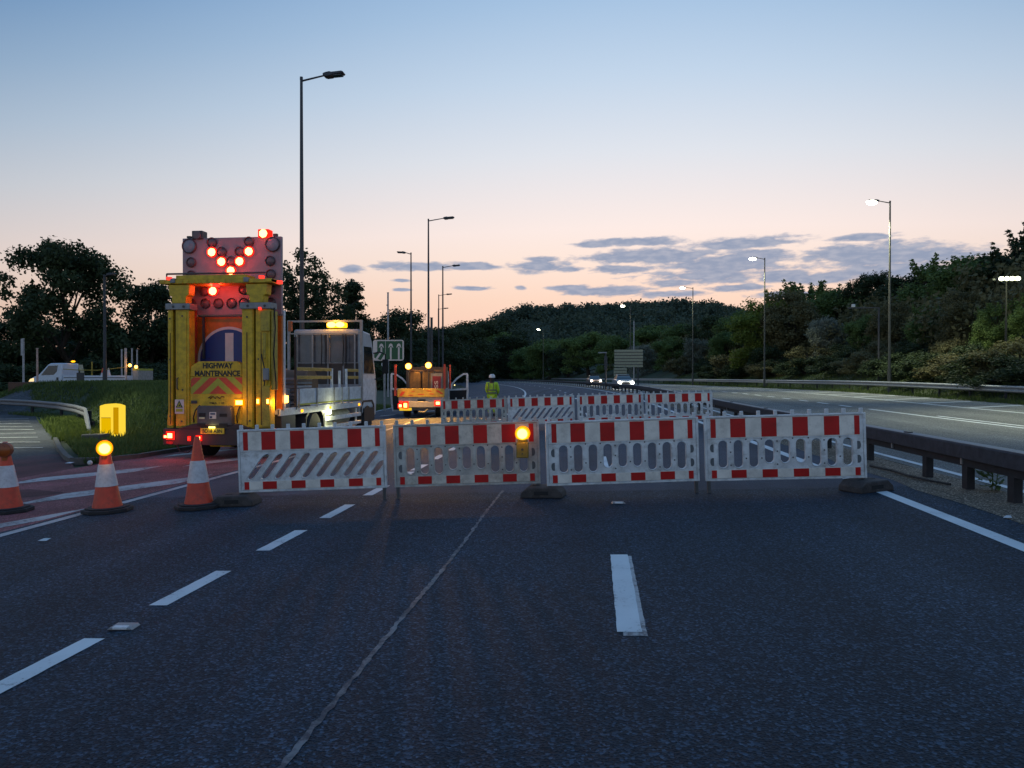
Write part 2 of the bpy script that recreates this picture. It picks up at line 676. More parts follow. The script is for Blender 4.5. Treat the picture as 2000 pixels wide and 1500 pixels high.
def plate(outer, holes, thick, bev, name, mats):
    """upright plate in XZ with true holes, thickness along Y"""
    cu = bpy.data.curves.new(name, 'CURVE')
    cu.dimensions = '2D'
    cu.fill_mode = 'BOTH'
    cu.extrude = thick / 2 - bev
    cu.bevel_depth = bev
    cu.bevel_resolution = 1
    cu.offset = -bev
    for pl in [outer] + holes:
        sp = cu.splines.new('POLY')
        sp.points.add(len(pl) - 1)
        for p, (x, y) in zip(sp.points, pl):
            p.co = (x, y, 0, 1)
        sp.use_cyclic_u = True
    ob = bpy.data.objects.new(name, cu)
    COL.objects.link(ob)
    dg = bpy.context.evaluated_depsgraph_get()
    me = bpy.data.meshes.new_from_object(ob.evaluated_get(dg))
    bpy.data.objects.remove(ob)
    me.transform(Matrix.Rotation(R(90), 4, 'X'))
    me.materials.clear()
    for m in mats:
        me.materials.append(m)
    return me


def stadium(cx, z0, z1, w, k=8, slant=0.0):
    r = w / 2
    pts = []
    for i in range(k + 1):
        t = math.pi * i / k
        pts.append((cx + r * math.cos(t), z1 - r + r * math.sin(t)))
    for i in range(k + 1):
        t = math.pi + math.pi * i / k
        pts.append((cx + r * math.cos(t), z0 + r + r * math.sin(t)))
    if slant:
        pts = [(x + (z - z0) * slant, z) for x, z in pts]
    return pts


WHITE = srgb(225, 228, 230)
BLACK = (0.012, 0.012, 0.013)
M_white_paint = pm('white_paint', (0.62, 0.64, 0.66), 0.4, dirt=(0.2, 0.18, 0.15), dirt_amt=0.4)
M_black = pm('black_rubber', BLACK, 0.75, bump=0.2)
M_dark = pm('dark_steel', (0.045, 0.045, 0.05), 0.55)
M_grey = pm('grey_steel', (0.22, 0.23, 0.24), 0.5, metal=0.3)
M_galv = pm('galvanised', (0.30, 0.31, 0.32), 0.5, metal=0.5, dirt=(0.15, 0.13, 0.1))
M_column = pm('lamp_column', (0.035, 0.04, 0.05), 0.6)
M_column_l = pm('lamp_column_weathered', (0.07, 0.07, 0.06), 0.65)
M_yellow = pm('yellow_paint', (0.60, 0.39, 0.015), 0.5, var=0.3, dirt=(0.16, 0.09, 0.015), dirt_amt=0.32)
M_yellow_dk = pm('yellow_grimy', (0.26, 0.18, 0.02), 0.6, dirt=(0.06, 0.04, 0.02))
M_glass = pm('dark_glass', (0.015, 0.018, 0.022), 0.12, var=0.1, spec=0.8)
M_amber_off = pm('amber_lens_unlit', (0.30, 0.07, 0.008), 0.3)
EM_red = em('red_lit', (1.0, 0.16, 0.05), 14)
EM_redhalo = em('red_halo_rim', (1.0, 0.015, 0.008), 1.6)  # rims and housings glow dimly, standing in for the red halo round lenses
EM_redsoft = em('red_soft_lit', (1.0, 0.03, 0.02), 2.5)
EM_amber = em('amber_lit', (1.0, 0.42, 0.06), 9)
EM_amberhalo = em('amber_halo_rim', (1.0, 0.28, 0.0), 1.5)  # same for amber lamps: the halo is put into a glowing housing
EM_ambersoft = em('amber_soft_lit', (1.0, 0.42, 0.01), 2.2)
EM_white = em('white_lit', (1.0, 1.0, 0.72), 30)
EM_head = em('headlight_lit', (1.0, 0.95, 0.8), 16)
RED_L, AMB_L, GRN_L = (1.0, 0.05, 0.03), (1.0, 0.42, 0.05), (0.98, 1.0, 0.68)

# ------------------------------------------------------------------ ground, roads, markings
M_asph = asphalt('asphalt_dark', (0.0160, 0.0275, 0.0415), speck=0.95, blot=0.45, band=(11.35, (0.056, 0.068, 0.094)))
M_asph2 = asphalt('asphalt_far_lit', (0.145, 0.146, 0.138), speck=0.5, blot=0.3)  # base colour raised to carry the street lamps' light on this carriageway
M_red = asphalt('red_surfacing', (0.25, 0.095, 0.10), speck=0.35, blot=0.7, bscale=1.1)
M_slip = asphalt('slip_surface', (0.095, 0.098, 0.105), speck=0.4, blot=0.7)
M_gravel = asphalt('gravel', (0.115, 0.092, 0.068), speck=1.3, blot=0.6)
M_mark = paint_mark('white_marking', (0.66, 0.68, 0.68), (0.10, 0.10, 0.11), 0.62)
M_mark_worn = paint_mark('white_marking_worn', (0.42, 0.42, 0.42), (0.10, 0.085, 0.085), 0.52, 14)
M_grass = pm('grass_soil', (0.030, 0.045, 0.016), 0.9, var=0.5, scale=1.2, bump=0.5, bscale=14, dirt=(0.05, 0.05, 0.02), dirt_amt=0.6)
M_seam = paint_mark('seam', (0.17, 0.172, 0.18), (0.026, 0.032, 0.045), 0.44, 14)


def sheet(lx0, lx1, ys, dz, nx=1, jitter=0.0, seed=1):
    f0 = lx0 if callable(lx0) else (lambda y: lx0)
    f1 = lx1 if callable(lx1) else (lambda y: lx1)
    mb = MB()
    rr = random.Random(seed)
    vs, fs = [], []
    for y in ys:
        a, b = f0(y), f1(y)
        if jitter:
            a += rr.uniform(-jitter, jitter)
            b += rr.uniform(-jitter, jitter)
        for i in range(nx + 1):
            vs.append(L(a + (b - a) * i / nx, y, dz))
    n = nx + 1
    for j in range(len(ys) - 1):
        for i in range(nx):
            fs.append((j * n + i, j * n + i + 1, (j + 1) * n + i + 1, (j + 1) * n + i))
    return mb.add(vs, fs)


def yr(a, b, s):
    n = max(1, int(round((b - a) / s)))
    return [a + (b - a) * i / n for i in range(n + 1)]


lxs = sorted(set([-420 + 30 * i for i in range(12)] + [-60 + i for i in range(86)] + [26 + 3 * i for i in range(20)] + [86 + 30 * i for i in range(14)]))
ysg = [-30, -20, -12, -6] + [i for i in range(0, 62)] + [62 + 4 * i for i in range(22)] + [150 + 15 * i for i in range(44)]


def paved(lx, Y):
    X = lx - float(shift(Y))
    s = float(slip_s(X, Y))
    if -11.2 < lx < 19.7:
        return True
    if Y < 15.6 and -34 < lx < -6:
        return True
    return 0.6 < s < 10.5 and X < -12 and Y < 60


gb = MB()
gv, gf = [], []
for Y in ysg:
    for lx in lxs:
        p = L(lx, Y)
        if paved(lx, Y):
            p.z -= 0.07
        gv.append(p)
nl = len(lxs)
for j in range(len(ysg) - 1):
    for i in range(nl - 1):
        gf.append((j * nl + i, j * nl + i + 1, (j + 1) * nl + i + 1, (j + 1) * nl + i))
gb.add(gv, gf)
struct('ground', gb, M_grass, smooth=True)

ysr = yr(-14, 60, 1) + yr(63, 150, 3)[0:] + yr(158, 420, 8)
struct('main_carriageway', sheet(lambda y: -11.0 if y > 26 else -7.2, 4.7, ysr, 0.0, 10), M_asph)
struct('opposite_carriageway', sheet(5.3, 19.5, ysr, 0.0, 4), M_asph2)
struct('median_verge', sheet(lambda y: 4.34, 5.29, ysr, 0.004, 2, 0.07), M_gravel)
struct('red_surfacing', sheet(-11.0, -7.2, yr(-14, 26, 1), 0.0, 3), M_red)
# worn slip-road apron on the left
apron = MB()
vs, fs = [], []
ya = yr(-14, 15.4, 0.7)
xa = [-34, -26, -20, -17, -15, -13, -12, -11.01]
for y in ya:
    for x in xa:
        vs.append(L(x, y, 0.0))
n = len(xa)
for j in range(len(ya) - 1):
    for i in range(n - 1):
        fs.append((j * n + i, j * n + i + 1, (j + 1) * n + i + 1, (j + 1) * n + i))
apron.add(vs, fs)
MATS['apron_surface'] = asphalt('apron_surface', (0.062, 0.064, 0.072), speck=0.4, blot=0.8, ragged=(-13.6, (0.15, 0.05, 0.055), 1.2), bscale=0.8)
struct('slip_apron', apron, MATS['apron_surface'])
slip = MB()
vs, fs = [], []
ts = yr(-13, 45, 1.5)
for t in ts:
    for s in (1.0, 4.0, 7.0, 10.0):
        x, y = -16 - 0.64 * t - 0.77 * s, 22.7 + 0.77 * t - 0.64 * s
        vs.append((x, y, zg(x, y) - 0.005))
for j in range(len(ts) - 1):
    for i in range(3):
        fs.append((j * 4 + i, j * 4 + i + 1, (j + 1) * 4 + i + 1, (j + 1) * 4 + i))
slip.add(vs, fs)
struct('slip_road', slip, MATS['apron_surface'])


def dashes(lx, spans, w_, dz=0.005):
    mb = MB()
    for (a, b) in spans:
        near = b - a < 3 and a < 14
        s = sheet(lx - w_ / 2, lx + w_ / 2, yr(a, b, 0.09 if near else 1.0), dz, 1, 0.0028 if near else 0.0, int(a * 31))
        mb.add(s.v, s.f)
    return mb


struct('lane_marking', dashes(0.2, [(5.05, 7.25)] + [(14.2 + 9 * i, 16.2 + 9 * i) for i in range(22)], 0.16), M_mark)
struct('lane_marking', dashes(-3.38, [(1.9, 2.95), (3.78, 4.84), (5.6, 6.67), (7.5, 8.55), (9.33, 10.36)] + [(11.2 + 1.86 * i, 12.25 + 1.86 * i) for i in range(2)], 0.15), M_mark)
struct('lane_marking', dashes(-3.38, [(14.3 + 2 * i, 15.3 + 2 * i) for i in range(12)] + [(46, 220)], 0.16), M_mark)
struct('lane_marking', dashes(0.235, [(4.98, 7.2)], 0.15, 0.003), M_mark_worn)
struct('edge_marking', dashes(3.83, [(-14, 250)], 0.17), M_mark)
struct('edge_marking', dashes(-7.02, [(-14, 44)], 0.15, 0.006), M_mark_worn)
struct('edge_marking', dashes(5.55, [(-14, 250)], 0.13), M_mark)
struct('lane_marking', dashes(12.0, [(8, 34), (36, 37.5), (39, 40.5), (42, 43.5), (45, 46.5), (48, 49.5), (51, 52.5), (54, 55.5), (57, 58.5), (60, 61.5), (63, 64.5)], 0.16), M_mark)
struct('lane_marking', dashes(12.45, [(8, 29)], 0.14), M_mark)
struct('edge_marking', dashes(16.1, [(20, 120)], 0.16), M_mark)
hb = MB()
for i in range(22):
    y = 26 + 4.2 * i
    hb.poly([L(16.25, y, 0.006), L(19.2, y + 1.6, 0.006), L(19.2, y + 1.9, 0.006), L(16.25, y + 0.3, 0.006)])
struct('hatch_marking', hb, M_mark)
# worn ghost-island bars on the red surfacing, and a second line beside the edge line
hb = MB()
for (xa0, ya0, xb0, yb0, w_) in [(-8.25, 7.0, -7.25, 9.9, 1.0), (-9.1, 10.6, -7.35, 13.6, 1.3), (-10.6, 13.2, -7.6, 18.4, 1.1), (-10.4, 18.0, -7.7, 23.5, 0.6), (-9.6, 26, -7.6, 30, 0.5), (-9.6, 31, -7.6, 35, 0.5), (-9.6, 36, -7.6, 40, 0.5)]:
    k = 6
    va = []
    for i in range(k + 1):
        t = i / k
        x, y = xa0 + (xb0 - xa0) * t, ya0 + (yb0 - ya0) * t
        va += [L(x, y - w_ / 2, 0.005), L(x, y + w_ / 2, 0.005)]
    hb.add(va, [(2 * i, 2 * i + 2, 2 * i + 3, 2 * i + 1) for i in range(k)])
struct('hatch_marking', hb, M_mark_worn)
struct('edge_marking', dashes(-10.9, [(26, 60)], 0.14), M_mark_worn)
struct('seam_marking', sheet(lambda y: -1.39 + 0.01 * math.sin(y * 1.1), lambda y: -1.355 + 0.01 * math.sin(y * 1.1), yr(1.5, 11.5, 0.06), 0.004, 1, 0.011), M_seam)
# parking-bay like lines on the slip road
hb = MB()
for i in range(9):
    t = -3 + i * 2.2
    q = []
    for (s, dt) in ((1.4, 0), (9.5, 4), (9.5, 4.2), (1.4, 0.2)):
        x, y = -16 - 0.64 * (t + dt) - 0.77 * s, 22.7 + 0.77 * (t + dt) - 0.64 * s
        q.append((x, y, zg(x, y) + 0.014))
    hb.poly(q)
struct('hatch_marking', hb, M_mark_worn)
# kerb round the island nose
M_conc = pm('kerb_concrete', (0.10, 0.09, 0.08), 0.85, bump=0.3)
kb = MB()
kp = [(-10.9, 27), (-10.9, 20), (-11.0, 17.4), (-11.4, 16.5), (-12.0, 16.25), (-12.7, 17.0), (-14.3, 18.9), (-16.7, 21.9)]
for i in range(len(kp) - 1):
    a, b = Vector(kp[i]), Vector(kp[i + 1])
    nrm = Vector((-(b - a).y, (b - a).x)).normalized() * 0.12
    za, zb = zg(a.x, a.y), zg(b.x, b.y)
    vs = [(a.x, a.y, za - .05), (b.x, b.y, zb - .05), (b.x - nrm.x, b.y - nrm.y, zb - .05), (a.x - nrm.x, a.y - nrm.y, za - .05)]
    vs += [(x, y, z + 0.15) for x, y, z in vs]
    kb.add(vs, [(0, 1, 2, 3), (4, 5, 6, 7), (0, 1, 5, 4), (1, 2, 6, 5), (2, 3, 7, 6), (3, 0, 4, 7)])
struct('kerb', kb, M_conc)

# ------------------------------------------------------------------ foliage
def leaf_mesh(name, mat, clumps, n, size, seed, inner=0.45, droop=0.0):
    rs = np.random.RandomState(seed)
    C = np.array([c[:3] for c in clumps], float)
    Rr = np.array([c[3] if np.ndim(c[3]) == 0 else c[3] for c in clumps], float)
    wts = Rr ** 2
    idx = rs.choice(len(C), n, p=wts / wts.sum())
    d = rs.normal(size=(n, 3))
    d /= np.linalg.norm(d, axis=1)[:, None]
    rad = (inner + (1 - inner) * rs.rand(n) ** 0.7) * np.abs(rs.normal(1.0, 0.22, n))
    pos = C[idx] + d * (Rr[idx] * rad)[:, None] * np.array([1, 1, 0.8])
    nr = d * 0.7 + rs.normal(size=(n, 3)) * 0.6 + np.array([0, 0, 0.25])
    nr /= np.linalg.norm(nr, axis=1)[:, None]
    t = np.cross(nr, rs.normal(size=(n, 3)))
    t /= np.linalg.norm(t, axis=1)[:, None] + 1e-9
    b = np.cross(nr, t)
    sz = size * rs.uniform(0.55, 1.35, n)
    t *= (sz * 0.62)[:, None]
    b *= (sz * 0.36)[:, None]
    v = np.stack([pos - t, pos + b + t * 0.1, pos + t, pos - b + t * 0.1], 1).reshape(-1, 3)
    me = bpy.data.meshes.new(name)
    me.vertices.add(4 * n)
    me.vertices.foreach_set('co', v.ravel())
    me.loops.add(4 * n)
    me.loops.foreach_set('vertex_index', np.arange(4 * n, dtype=np.int32))
    me.polygons.add(n)
    me.polygons.foreach_set('loop_start', np.arange(0, 4 * n, 4, dtype=np.int32))
    me.materials.append(mat)
    me.update(calc_edges=True)
    return me


M_bark = pm('bark', (0.045, 0.035, 0.028), 0.9, var=0.4, bump=0.6, bscale=20)
F_dark = foliage('leaves_dark', (0.022, 0.034, 0.015), (0.046, 0.066, 0.026))
F_mid = foliage('leaves_mid', (0.062, 0.104, 0.032), (0.135, 0.19, 0.052))
F_lime = foliage('leaves_lime', (0.095, 0.135, 0.024), (0.20, 0.235, 0.038))
F_grey = foliage('leaves_grey', (0.11, 0.125, 0.09), (0.21, 0.22, 0.17))
F_brown = foliage('leaves_brown', (0.08, 0.08, 0.04), (0.15, 0.13, 0.055))


def clump_set(kind, seed):
    r = random.Random(seed)
    cl = []
    if kind == 'broad':            # wide layered crown with gaps
        for i in range(105):
            h = r.uniform(0.22, 1.0)
            rad = 5.2 * math.sqrt(max(0.05, 1 - ((h - 0.42) / 0.62) ** 2)) * r.uniform(0.3, 1.0)
            t = r.uniform(0, 6.28)
            cl.append((rad * math.cos(t), rad * math.sin(t), h * 11.2, r.uniform(0.55, 1.25)))
    elif kind == 'round':
        for i in range(60):
            z = r.uniform(-0.75, 1)
            t = r.uniform(0, 6.28)
            q = r.uniform(0.55, 1.0)
            k = math.sqrt(max(0, 1 - z * z)) * 3.6 * q * r.uniform(0.8, 1.15)
            cl.append((k * math.cos(t), k * math.sin(t), 5.0 + z * 4.2 * q, r.uniform(0.7, 1.35)))
        for i in range(10):
            t = r.uniform(0, 6.28)
            cl.append((3.0 * math.cos(t), 3.0 * math.sin(t), r.uniform(0.6, 1.8), r.uniform(0.7, 1.1)))
    elif kind == 'spiky':          # many upright shoots
        for i in range(44):
            z = r.uniform(-0.8, 0.8)
            t = r.uniform(0, 6.28)
            k = math.sqrt(max(0, 1 - z * z)) * 3.2 * r.uniform(0.5, 1.1)
            cl.append((k * math.cos(t), k * math.sin(t), 4.6 + z * 3.8, r.uniform(0.7, 1.3)))
        for i in range(26):
            t, k, z0 = r.uniform(0, 6.28), 2.6 * math.sqrt(r.random()), r.uniform(6.4, 8.2)
            for j in range(4):
                cl.append((k * math.cos(t) * (1 + .05 * j), k * math.sin(t) * (1 + .05 * j), z0 + j * 0.45, 0.42 - j * 0.07))
    elif kind == 'cone':
        for i in range(70):
            h = r.uniform(0.05, 1.0)
            rad = 2.6 * (1 - h) ** 0.75 * r.uniform(0.45, 1.0)
            t = r.uniform(0, 6.28)
            cl.append((rad * math.cos(t), rad * math.sin(t), 0.5 + h * 9.0, r.uniform(0.35, 0.75)))
    elif kind == 'open':           # ascending limbs, sparse
        for i in range(36):
            t = r.uniform(0, 6.28)
            sp = r.uniform(0.15, 1.0)
            top = 12.0 * (1 - 0.42 * sp ** 1.5) * r.uniform(0.82, 1.0)
            for j in range(6):
                f = 0.42 + 0.58 * j / 5
                k = 3.9 * sp * (0.35 + 0.65 * f)
                cl.append((k * math.cos(t) + r.uniform(-.3, .3), k * math.sin(t) + r.uniform(-.3, .3), top * f, r.uniform(0.5, 0.85)))
    elif kind == 'bush':
        for i in range(40):
            t, k = r.uniform(0, 6.28), 3.6 * math.sqrt(r.random())
            cl.append((k * math.cos(t), k * math.sin(t), r.uniform(0.6, 4.6) * (1 - (k / 4.8) ** 2), r.uniform(0.5, 1.1)))
    return cl


def trunk_mb(kind, cl, seed):
    r = random.Random(seed)
    mb = MB()
    H = {'broad': 7.5, 'round': 6, 'spiky': 6, 'cone': 8.5, 'open': 8, 'bush': 2.2}[kind]
    k = 7
    pts = [(r.uniform(-.12, .12) * i, r.uniform(-.12, .12) * i, H * i / k - (0.3 if i == 0 else 0)) for i in range(k + 1)]
    mb.tube(pts, [0.30 * (1 - 0.75 * i / k) for i in range(k + 1)], 8)
    for c in r.sample(cl, min(20, len(cl))):
        s = pts[min(k, max(1, int((c[2] * 0.5) / H * k)))]
        mid = ((s[0] + c[0]) / 2, (s[1] + c[1]) / 2, (s[2] + c[2]) / 2 + 0.3)
        mb.tube([s, mid, c[:3]], [0.09, 0.06, 0.025], 5)
    return mb


VAR = {}
for key, kind, mat, n, size, seed in [
        ('broad', 'broad', F_dark, 12000, 0.36, 3), ('round_dark', 'round', F_dark, 9500, 0.36, 4), ('round_mid', 'round', F_mid, 9500, 0.36, 5),
        ('round_lime', 'round', F_lime, 9500, 0.36, 6), ('round_grey', 'round', F_grey, 9500, 0.34, 8), ('round_brown', 'round', F_brown, 9500, 0.34, 9),
        ('spiky_mid', 'spiky', F_mid, 9500, 0.34, 10), ('spiky_dark', 'spiky', F_dark, 9500, 0.34, 11), ('spiky_lime', 'spiky', F_lime, 9500, 0.34, 13),
        ('cone', 'cone', F_dark, 7000, 0.3, 14), ('open', 'open', F_dark, 6500, 0.34, 17), ('bush_mid', 'bush', F_brown, 6000, 0.3, 18), ('bush_dark', 'bush', F_dark, 6000, 0.3, 19)]:
    cl = clump_set(kind, seed)
    VAR[key] = (leaf_mesh('crown', mat, cl, int(n * 1.9), size * 0.70, seed, 0.35 if kind != 'open' else 0.2), trunk_mb(kind, cl, seed).mesh('trunk', M_bark, True),
                {'broad': 11.9, 'round': 10.0, 'spiky': 9.9, 'cone': 9.8, 'open': 12.2, 'bush': 5.0}[kind])
TREES = []


def tree(key, label, p, top_z, wide=1.0, group=None, name='tree'):
    """tree of a kind standing at p and reaching top_z"""
    crown, trunk, H = VAR[key]
    h = max(2.0, top_z - p.z)
    k = h / H
    o = thing(name, label, 'tree' if name != 'bush' else 'bush', p, rnd.uniform(0, 6.28), group, scale=(k * wide, k * wide, k))
    part('crown', crown, None, o)
    part('trunk', trunk, None, o)
    TREES.append(o)
    return o


def tree_px(key, label, u, vtop, d, wide=1.0, group=None, name='tree'):
    p = PG(u, d)
    return tree(key, label, p, P(u, vtop, d).z, wide, group, name)


# left of the road
tree_px('broad', 'tall broad tree with a gappy layered crown above the flatbed van', 128, 462, 72, 0.95)
tree_px('round_dark', 'dark round tree between the gappy broad tree and the yellow crash cushion', 292, 540, 78, 0.95)
tree_px('open', 'tall airy tree of upright limbs behind the tallest lamp column', 600, 474, 82, 0.95)
tree_px('cone', 'dense cone-shaped evergreen right of the airy upright tree', 690, 552, 90, 1.15, name='conifer')
tree_px('round_dark', 'dark bushy tree behind the green lane sign', 790, 596, 98, 0.9)
for u, vt, d, lab in [(-60, 610, 76, 'dark tree at the left edge of the photo, beyond the signpost'),
                      (30, 618, 80, 'low dark tree left of the gappy broad tree'),
                      (205, 632, 84, 'low dark tree behind the lamp column above the flatbed van'),
                      (350, 610, 82, 'dark tree hidden behind the yellow crash cushion'),
                      (545, 612, 88, 'low dark tree at the foot of the airy upright tree'),
                      (650, 612, 94, 'low dark tree between the airy tree and the conifer'),
                      (90, 628, 86, 'low dark tree behind the flatbed van, left of the broad tree trunk'),
                      (160, 640, 88, 'low dark tree behind the flatbed van bed, right of the broad tree trunk'),
                      (735, 612, 104, 'low dark tree between the conifer and the lane sign pole')]:
    tree_px('round_dark', lab, u, vt, d, 1.3)
for u, vt, d in [(-30, 690, 62), (60, 700, 64), (150, 698, 66), (235, 690, 66), (310, 690, 68), (700, 700, 74), (770, 690, 80), (620, 690, 76)]:
    tree_px('bush_dark', 'dark low bush in the thicket under the trees left of the road', u, vt, d, 1.7, 'bushes under the left trees', 'bush')

for i, (u, vt, d) in enumerate([(820, 640, 115), (848, 632, 140), (862, 648, 175), (885, 640, 215), (905, 630, 250), (930, 622, 290), (955, 618, 320), (800, 655, 90)]):
    tree_px('round_dark', 'dark tree in the belt beyond the small tipper truck, left of the bend', u, vt, d, 1.5, 'trees left of the bend')

# right bank, front row along the verge rail
FRONT = [
    (2030, 560, 47, 'spiky_mid', 1.0, 'green tree at the right edge of the photo below the floodlight'),
    (1945, 585, 51, 'spiky_mid', 0.95, 'leafy green tree left of the floodlight, lit from below'),
    (1880, 560, 56, 'round_brown', 0.95, 'brownish green tree between the floodlight and the nearest lit street lamp'),
    (1815, 590, 61, 'spiky_mid', 0.95, 'bright green leafy tree just right of the nearest lit street lamp column'),
    (1745, 585, 68, 'round_brown', 1.0, 'brownish tree right behind the nearest lit street lamp column'),
    (1690, 605, 72, 'round_mid', 0.9, 'mid green tree left of the nearest lit street lamp column'),
    (1615, 612, 78, 'round_grey', 1.0, 'grey green blossoming tree on the bank front'),
    (1545, 560, 88, 'round_brown', 1.05, 'tall dark tree between the grey green tree and the lime tree'),
    (1490, 575, 92, 'round_lime', 1.1, 'yellow green tree lit by the second street lamp'),
    (1420, 640, 112, 'round_mid', 1.2, 'round green tree left of the yellow green tree'),
    (1365, 655, 124, 'round_grey', 1.1, 'pale green tree behind the third lit street lamp'),
    (1310, 650, 140, 'round_mid', 1.2, 'green tree right of the back of the big road sign'),
    (1255, 668, 152, 'round_grey', 1.2, 'pale bush-like tree just behind the back of the big road sign'),
    (1205, 648, 178, 'round_mid', 1.3, 'green tree behind and left of the big road sign'),
]
for u, vt, d, key, wd, lab in FRONT:
    tree_px(key, lab, u, vt, d, wd, 'trees along the verge rail')
for i, (u, vt, d) in enumerate([(1150, 640, 200), (1110, 668, 215), (1075, 655, 230), (1035, 672, 250), (1000, 650, 270), (970, 640, 285), (935, 655, 300), (900, 668, 320), (870, 672, 330)]):
    tree_px(['round_mid', 'round_dark', 'round_mid'][i % 3], 'dark green tree in the far row along the bend of the road', u, vt, d, 1.5, 'far trees along the bend')
# skyline row on the bank
for u, vt, d, key, wd, lab in [
        (2060, 430, 66, 'spiky_dark', 1.0, 'tall dark tree on the bank crest, cut by the right edge'),
        (1985, 468, 66, 'spiky_dark', 1.0, 'dark tree on the crest above the floodlight'),
        (1915, 482, 70, 'round_mid', 1.0, 'round tree on the crest left of the floodlight'),
        (1845, 498, 76, 'spiky_mid', 0.95, 'tree with upright shoots on the crest, right of nearest lit lamp'),
        (1775, 530, 82, 'round_dark', 0.95, 'dark tree on the crest behind the nearest lit lamp column'),
        (1705, 528, 88, 'broad', 0.75, 'skyline tree with thin gappy crown left of nearest lit lamp column'),
        (1640, 555, 92, 'round_mid', 1.05, 'tree on the crest behind the grey green tree'),
        (1585, 542, 96, 'spiky_mid', 0.9, 'dark skyline tree with upright shoots right of the yellow green tree'),
        (1530, 555, 100, 'spiky_lime', 0.7, 'skyline tree with yellowish upright shoots behind the yellow green tree'),
        (1455, 598, 118, 'round_mid', 1.0, 'green tree sloping down to the far hill, left of the yellow green tree'),
        (1400, 612, 138, 'round_dark', 1.2, 'dark tree between the bank and the far hill'),
        (1340, 625, 160, 'round_mid', 1.2, 'green tree behind the third lit lamp, below the far hill'),
        (1280, 628, 185, 'round_mid', 1.3, 'green tree on the slope above the big road sign')]:
    tree_px(key, lab, u, vt, d, wd * 1.3, 'trees on the crest of the bank')
for i, (u, vt, d) in enumerate([(1990, 650, 42), (1925, 662, 46), (1860, 660, 54), (1790, 655, 60), (1725, 660, 65), (1660, 662, 71), (1590, 665, 78), (1520, 668, 86), (1455, 672, 97), (1395, 690, 112), (1340, 690, 126)]):
    tree_px(['bush_mid', 'bush_dark'][i % 2], 'low bush filling the foot of the bank behind the verge rail', u, vt, d, 1.35, 'bushes at the foot of the bank', 'bush')

for i, (u, vt, d) in enumerate([(2020, 705, 40), (1950, 700, 44), (1885, 708, 48.5), (1830, 702, 52), (1770, 708, 57), (1700, 706, 64), (1640, 708, 70), (1575, 706, 78), (1510, 710, 86), (1450, 712, 96), (1400, 714, 106)]):
    tree_px(['bush_dark', 'bush_dark', 'bush_mid'][i % 3], 'scrubby bush right behind the pale verge guard rail', u, vt, d - 1.5, 1.9, 'scrub behind the verge guard rail', 'bush')

# far wooded hill: one mass
rs = np.random.RandomState(5)
hc = []
for i in range(1500):
    u = rs.uniform(760, 1560)
    d = rs.uniform(235, 500) if i % 3 else rs.uniform(400, 440)
    p = PG(u, d)
    lxh = p.x + float(shift(p.y))
    if -20 < lxh < 28:
        continue
    h = rs.uniform(4.0, 7.5)
    for j in range(4):
        hc.append((p.x + rs.uniform(-3.5, 3.5), p.y + rs.uniform(-3.5, 3.5), p.z + h * rs.uniform(0.35, 1.0), rs.uniform(1.6, 3.2)))
F_hill = foliage('leaves_hill', (0.034, 0.052, 0.04), (0.07, 0.094, 0.06))
hw = part('woodland', leaf_mesh('woodland', F_hill, hc, 90000, 1.25, 77, 0.5), None)
props(hw, 'dark wood covering the far hill', None, None, 'stuff')
# bank thicket between the individual trees
bc = []
for i in range(1500):
    Y = rs.uniform(36, 190)
    lx = rs.uniform(27.5, 56)
    p = L(lx, Y)
    bc.append((p.x, p.y, p.z + rs.uniform(0.3, 1.0) * (3.0 + 3.2 * min(1, (lx - 27) / 9)), rs.uniform(0.9, 1.9)))
th = part('undergrowth', leaf_mesh('undergrowth', F_brown, bc, 130000, 0.36, 78, 0.4), None)
props(th, 'dark undergrowth between the trees of the bank', None, None, 'stuff')

# grass of the island, the mound and the far verge
def grass(name, pts, hgt, mat, seed, label):
    r_ = np.random.RandomState(seed)
    n = len(pts)
    pts = np.array(pts)
    a = r_.uniform(0, 6.28, n)
    hh = hgt * r_.uniform(0.5, 1.4, n)
    wv = np.stack([np.cos(a), np.sin(a), np.zeros(n)], 1) * (0.012 + 0.02 * r_.rand(n))[:, None] * 1.5
    lean = np.stack([r_.normal(0, .35, n), r_.normal(0, .35, n), np.ones(n)], 1) * hh[:, None]
    v = np.stack([pts - wv, pts + wv, pts + lean], 1).reshape(-1, 3)
    me = bpy.data.meshes.new(name)
    me.vertices.add(3 * n)
    me.vertices.foreach_set('co', v.ravel())
    me.loops.add(3 * n)
    me.loops.foreach_set('vertex_index', np.arange(3 * n, dtype=np.int32))
    me.polygons.add(n)
    me.polygons.foreach_set('loop_start', np.arange(0, 3 * n, 3, dtype=np.int32))
    me.materials.append(mat)
    me.update(calc_edges=True)
    o = part(name, me, None)
    return props(o, label, None, None, 'stuff')


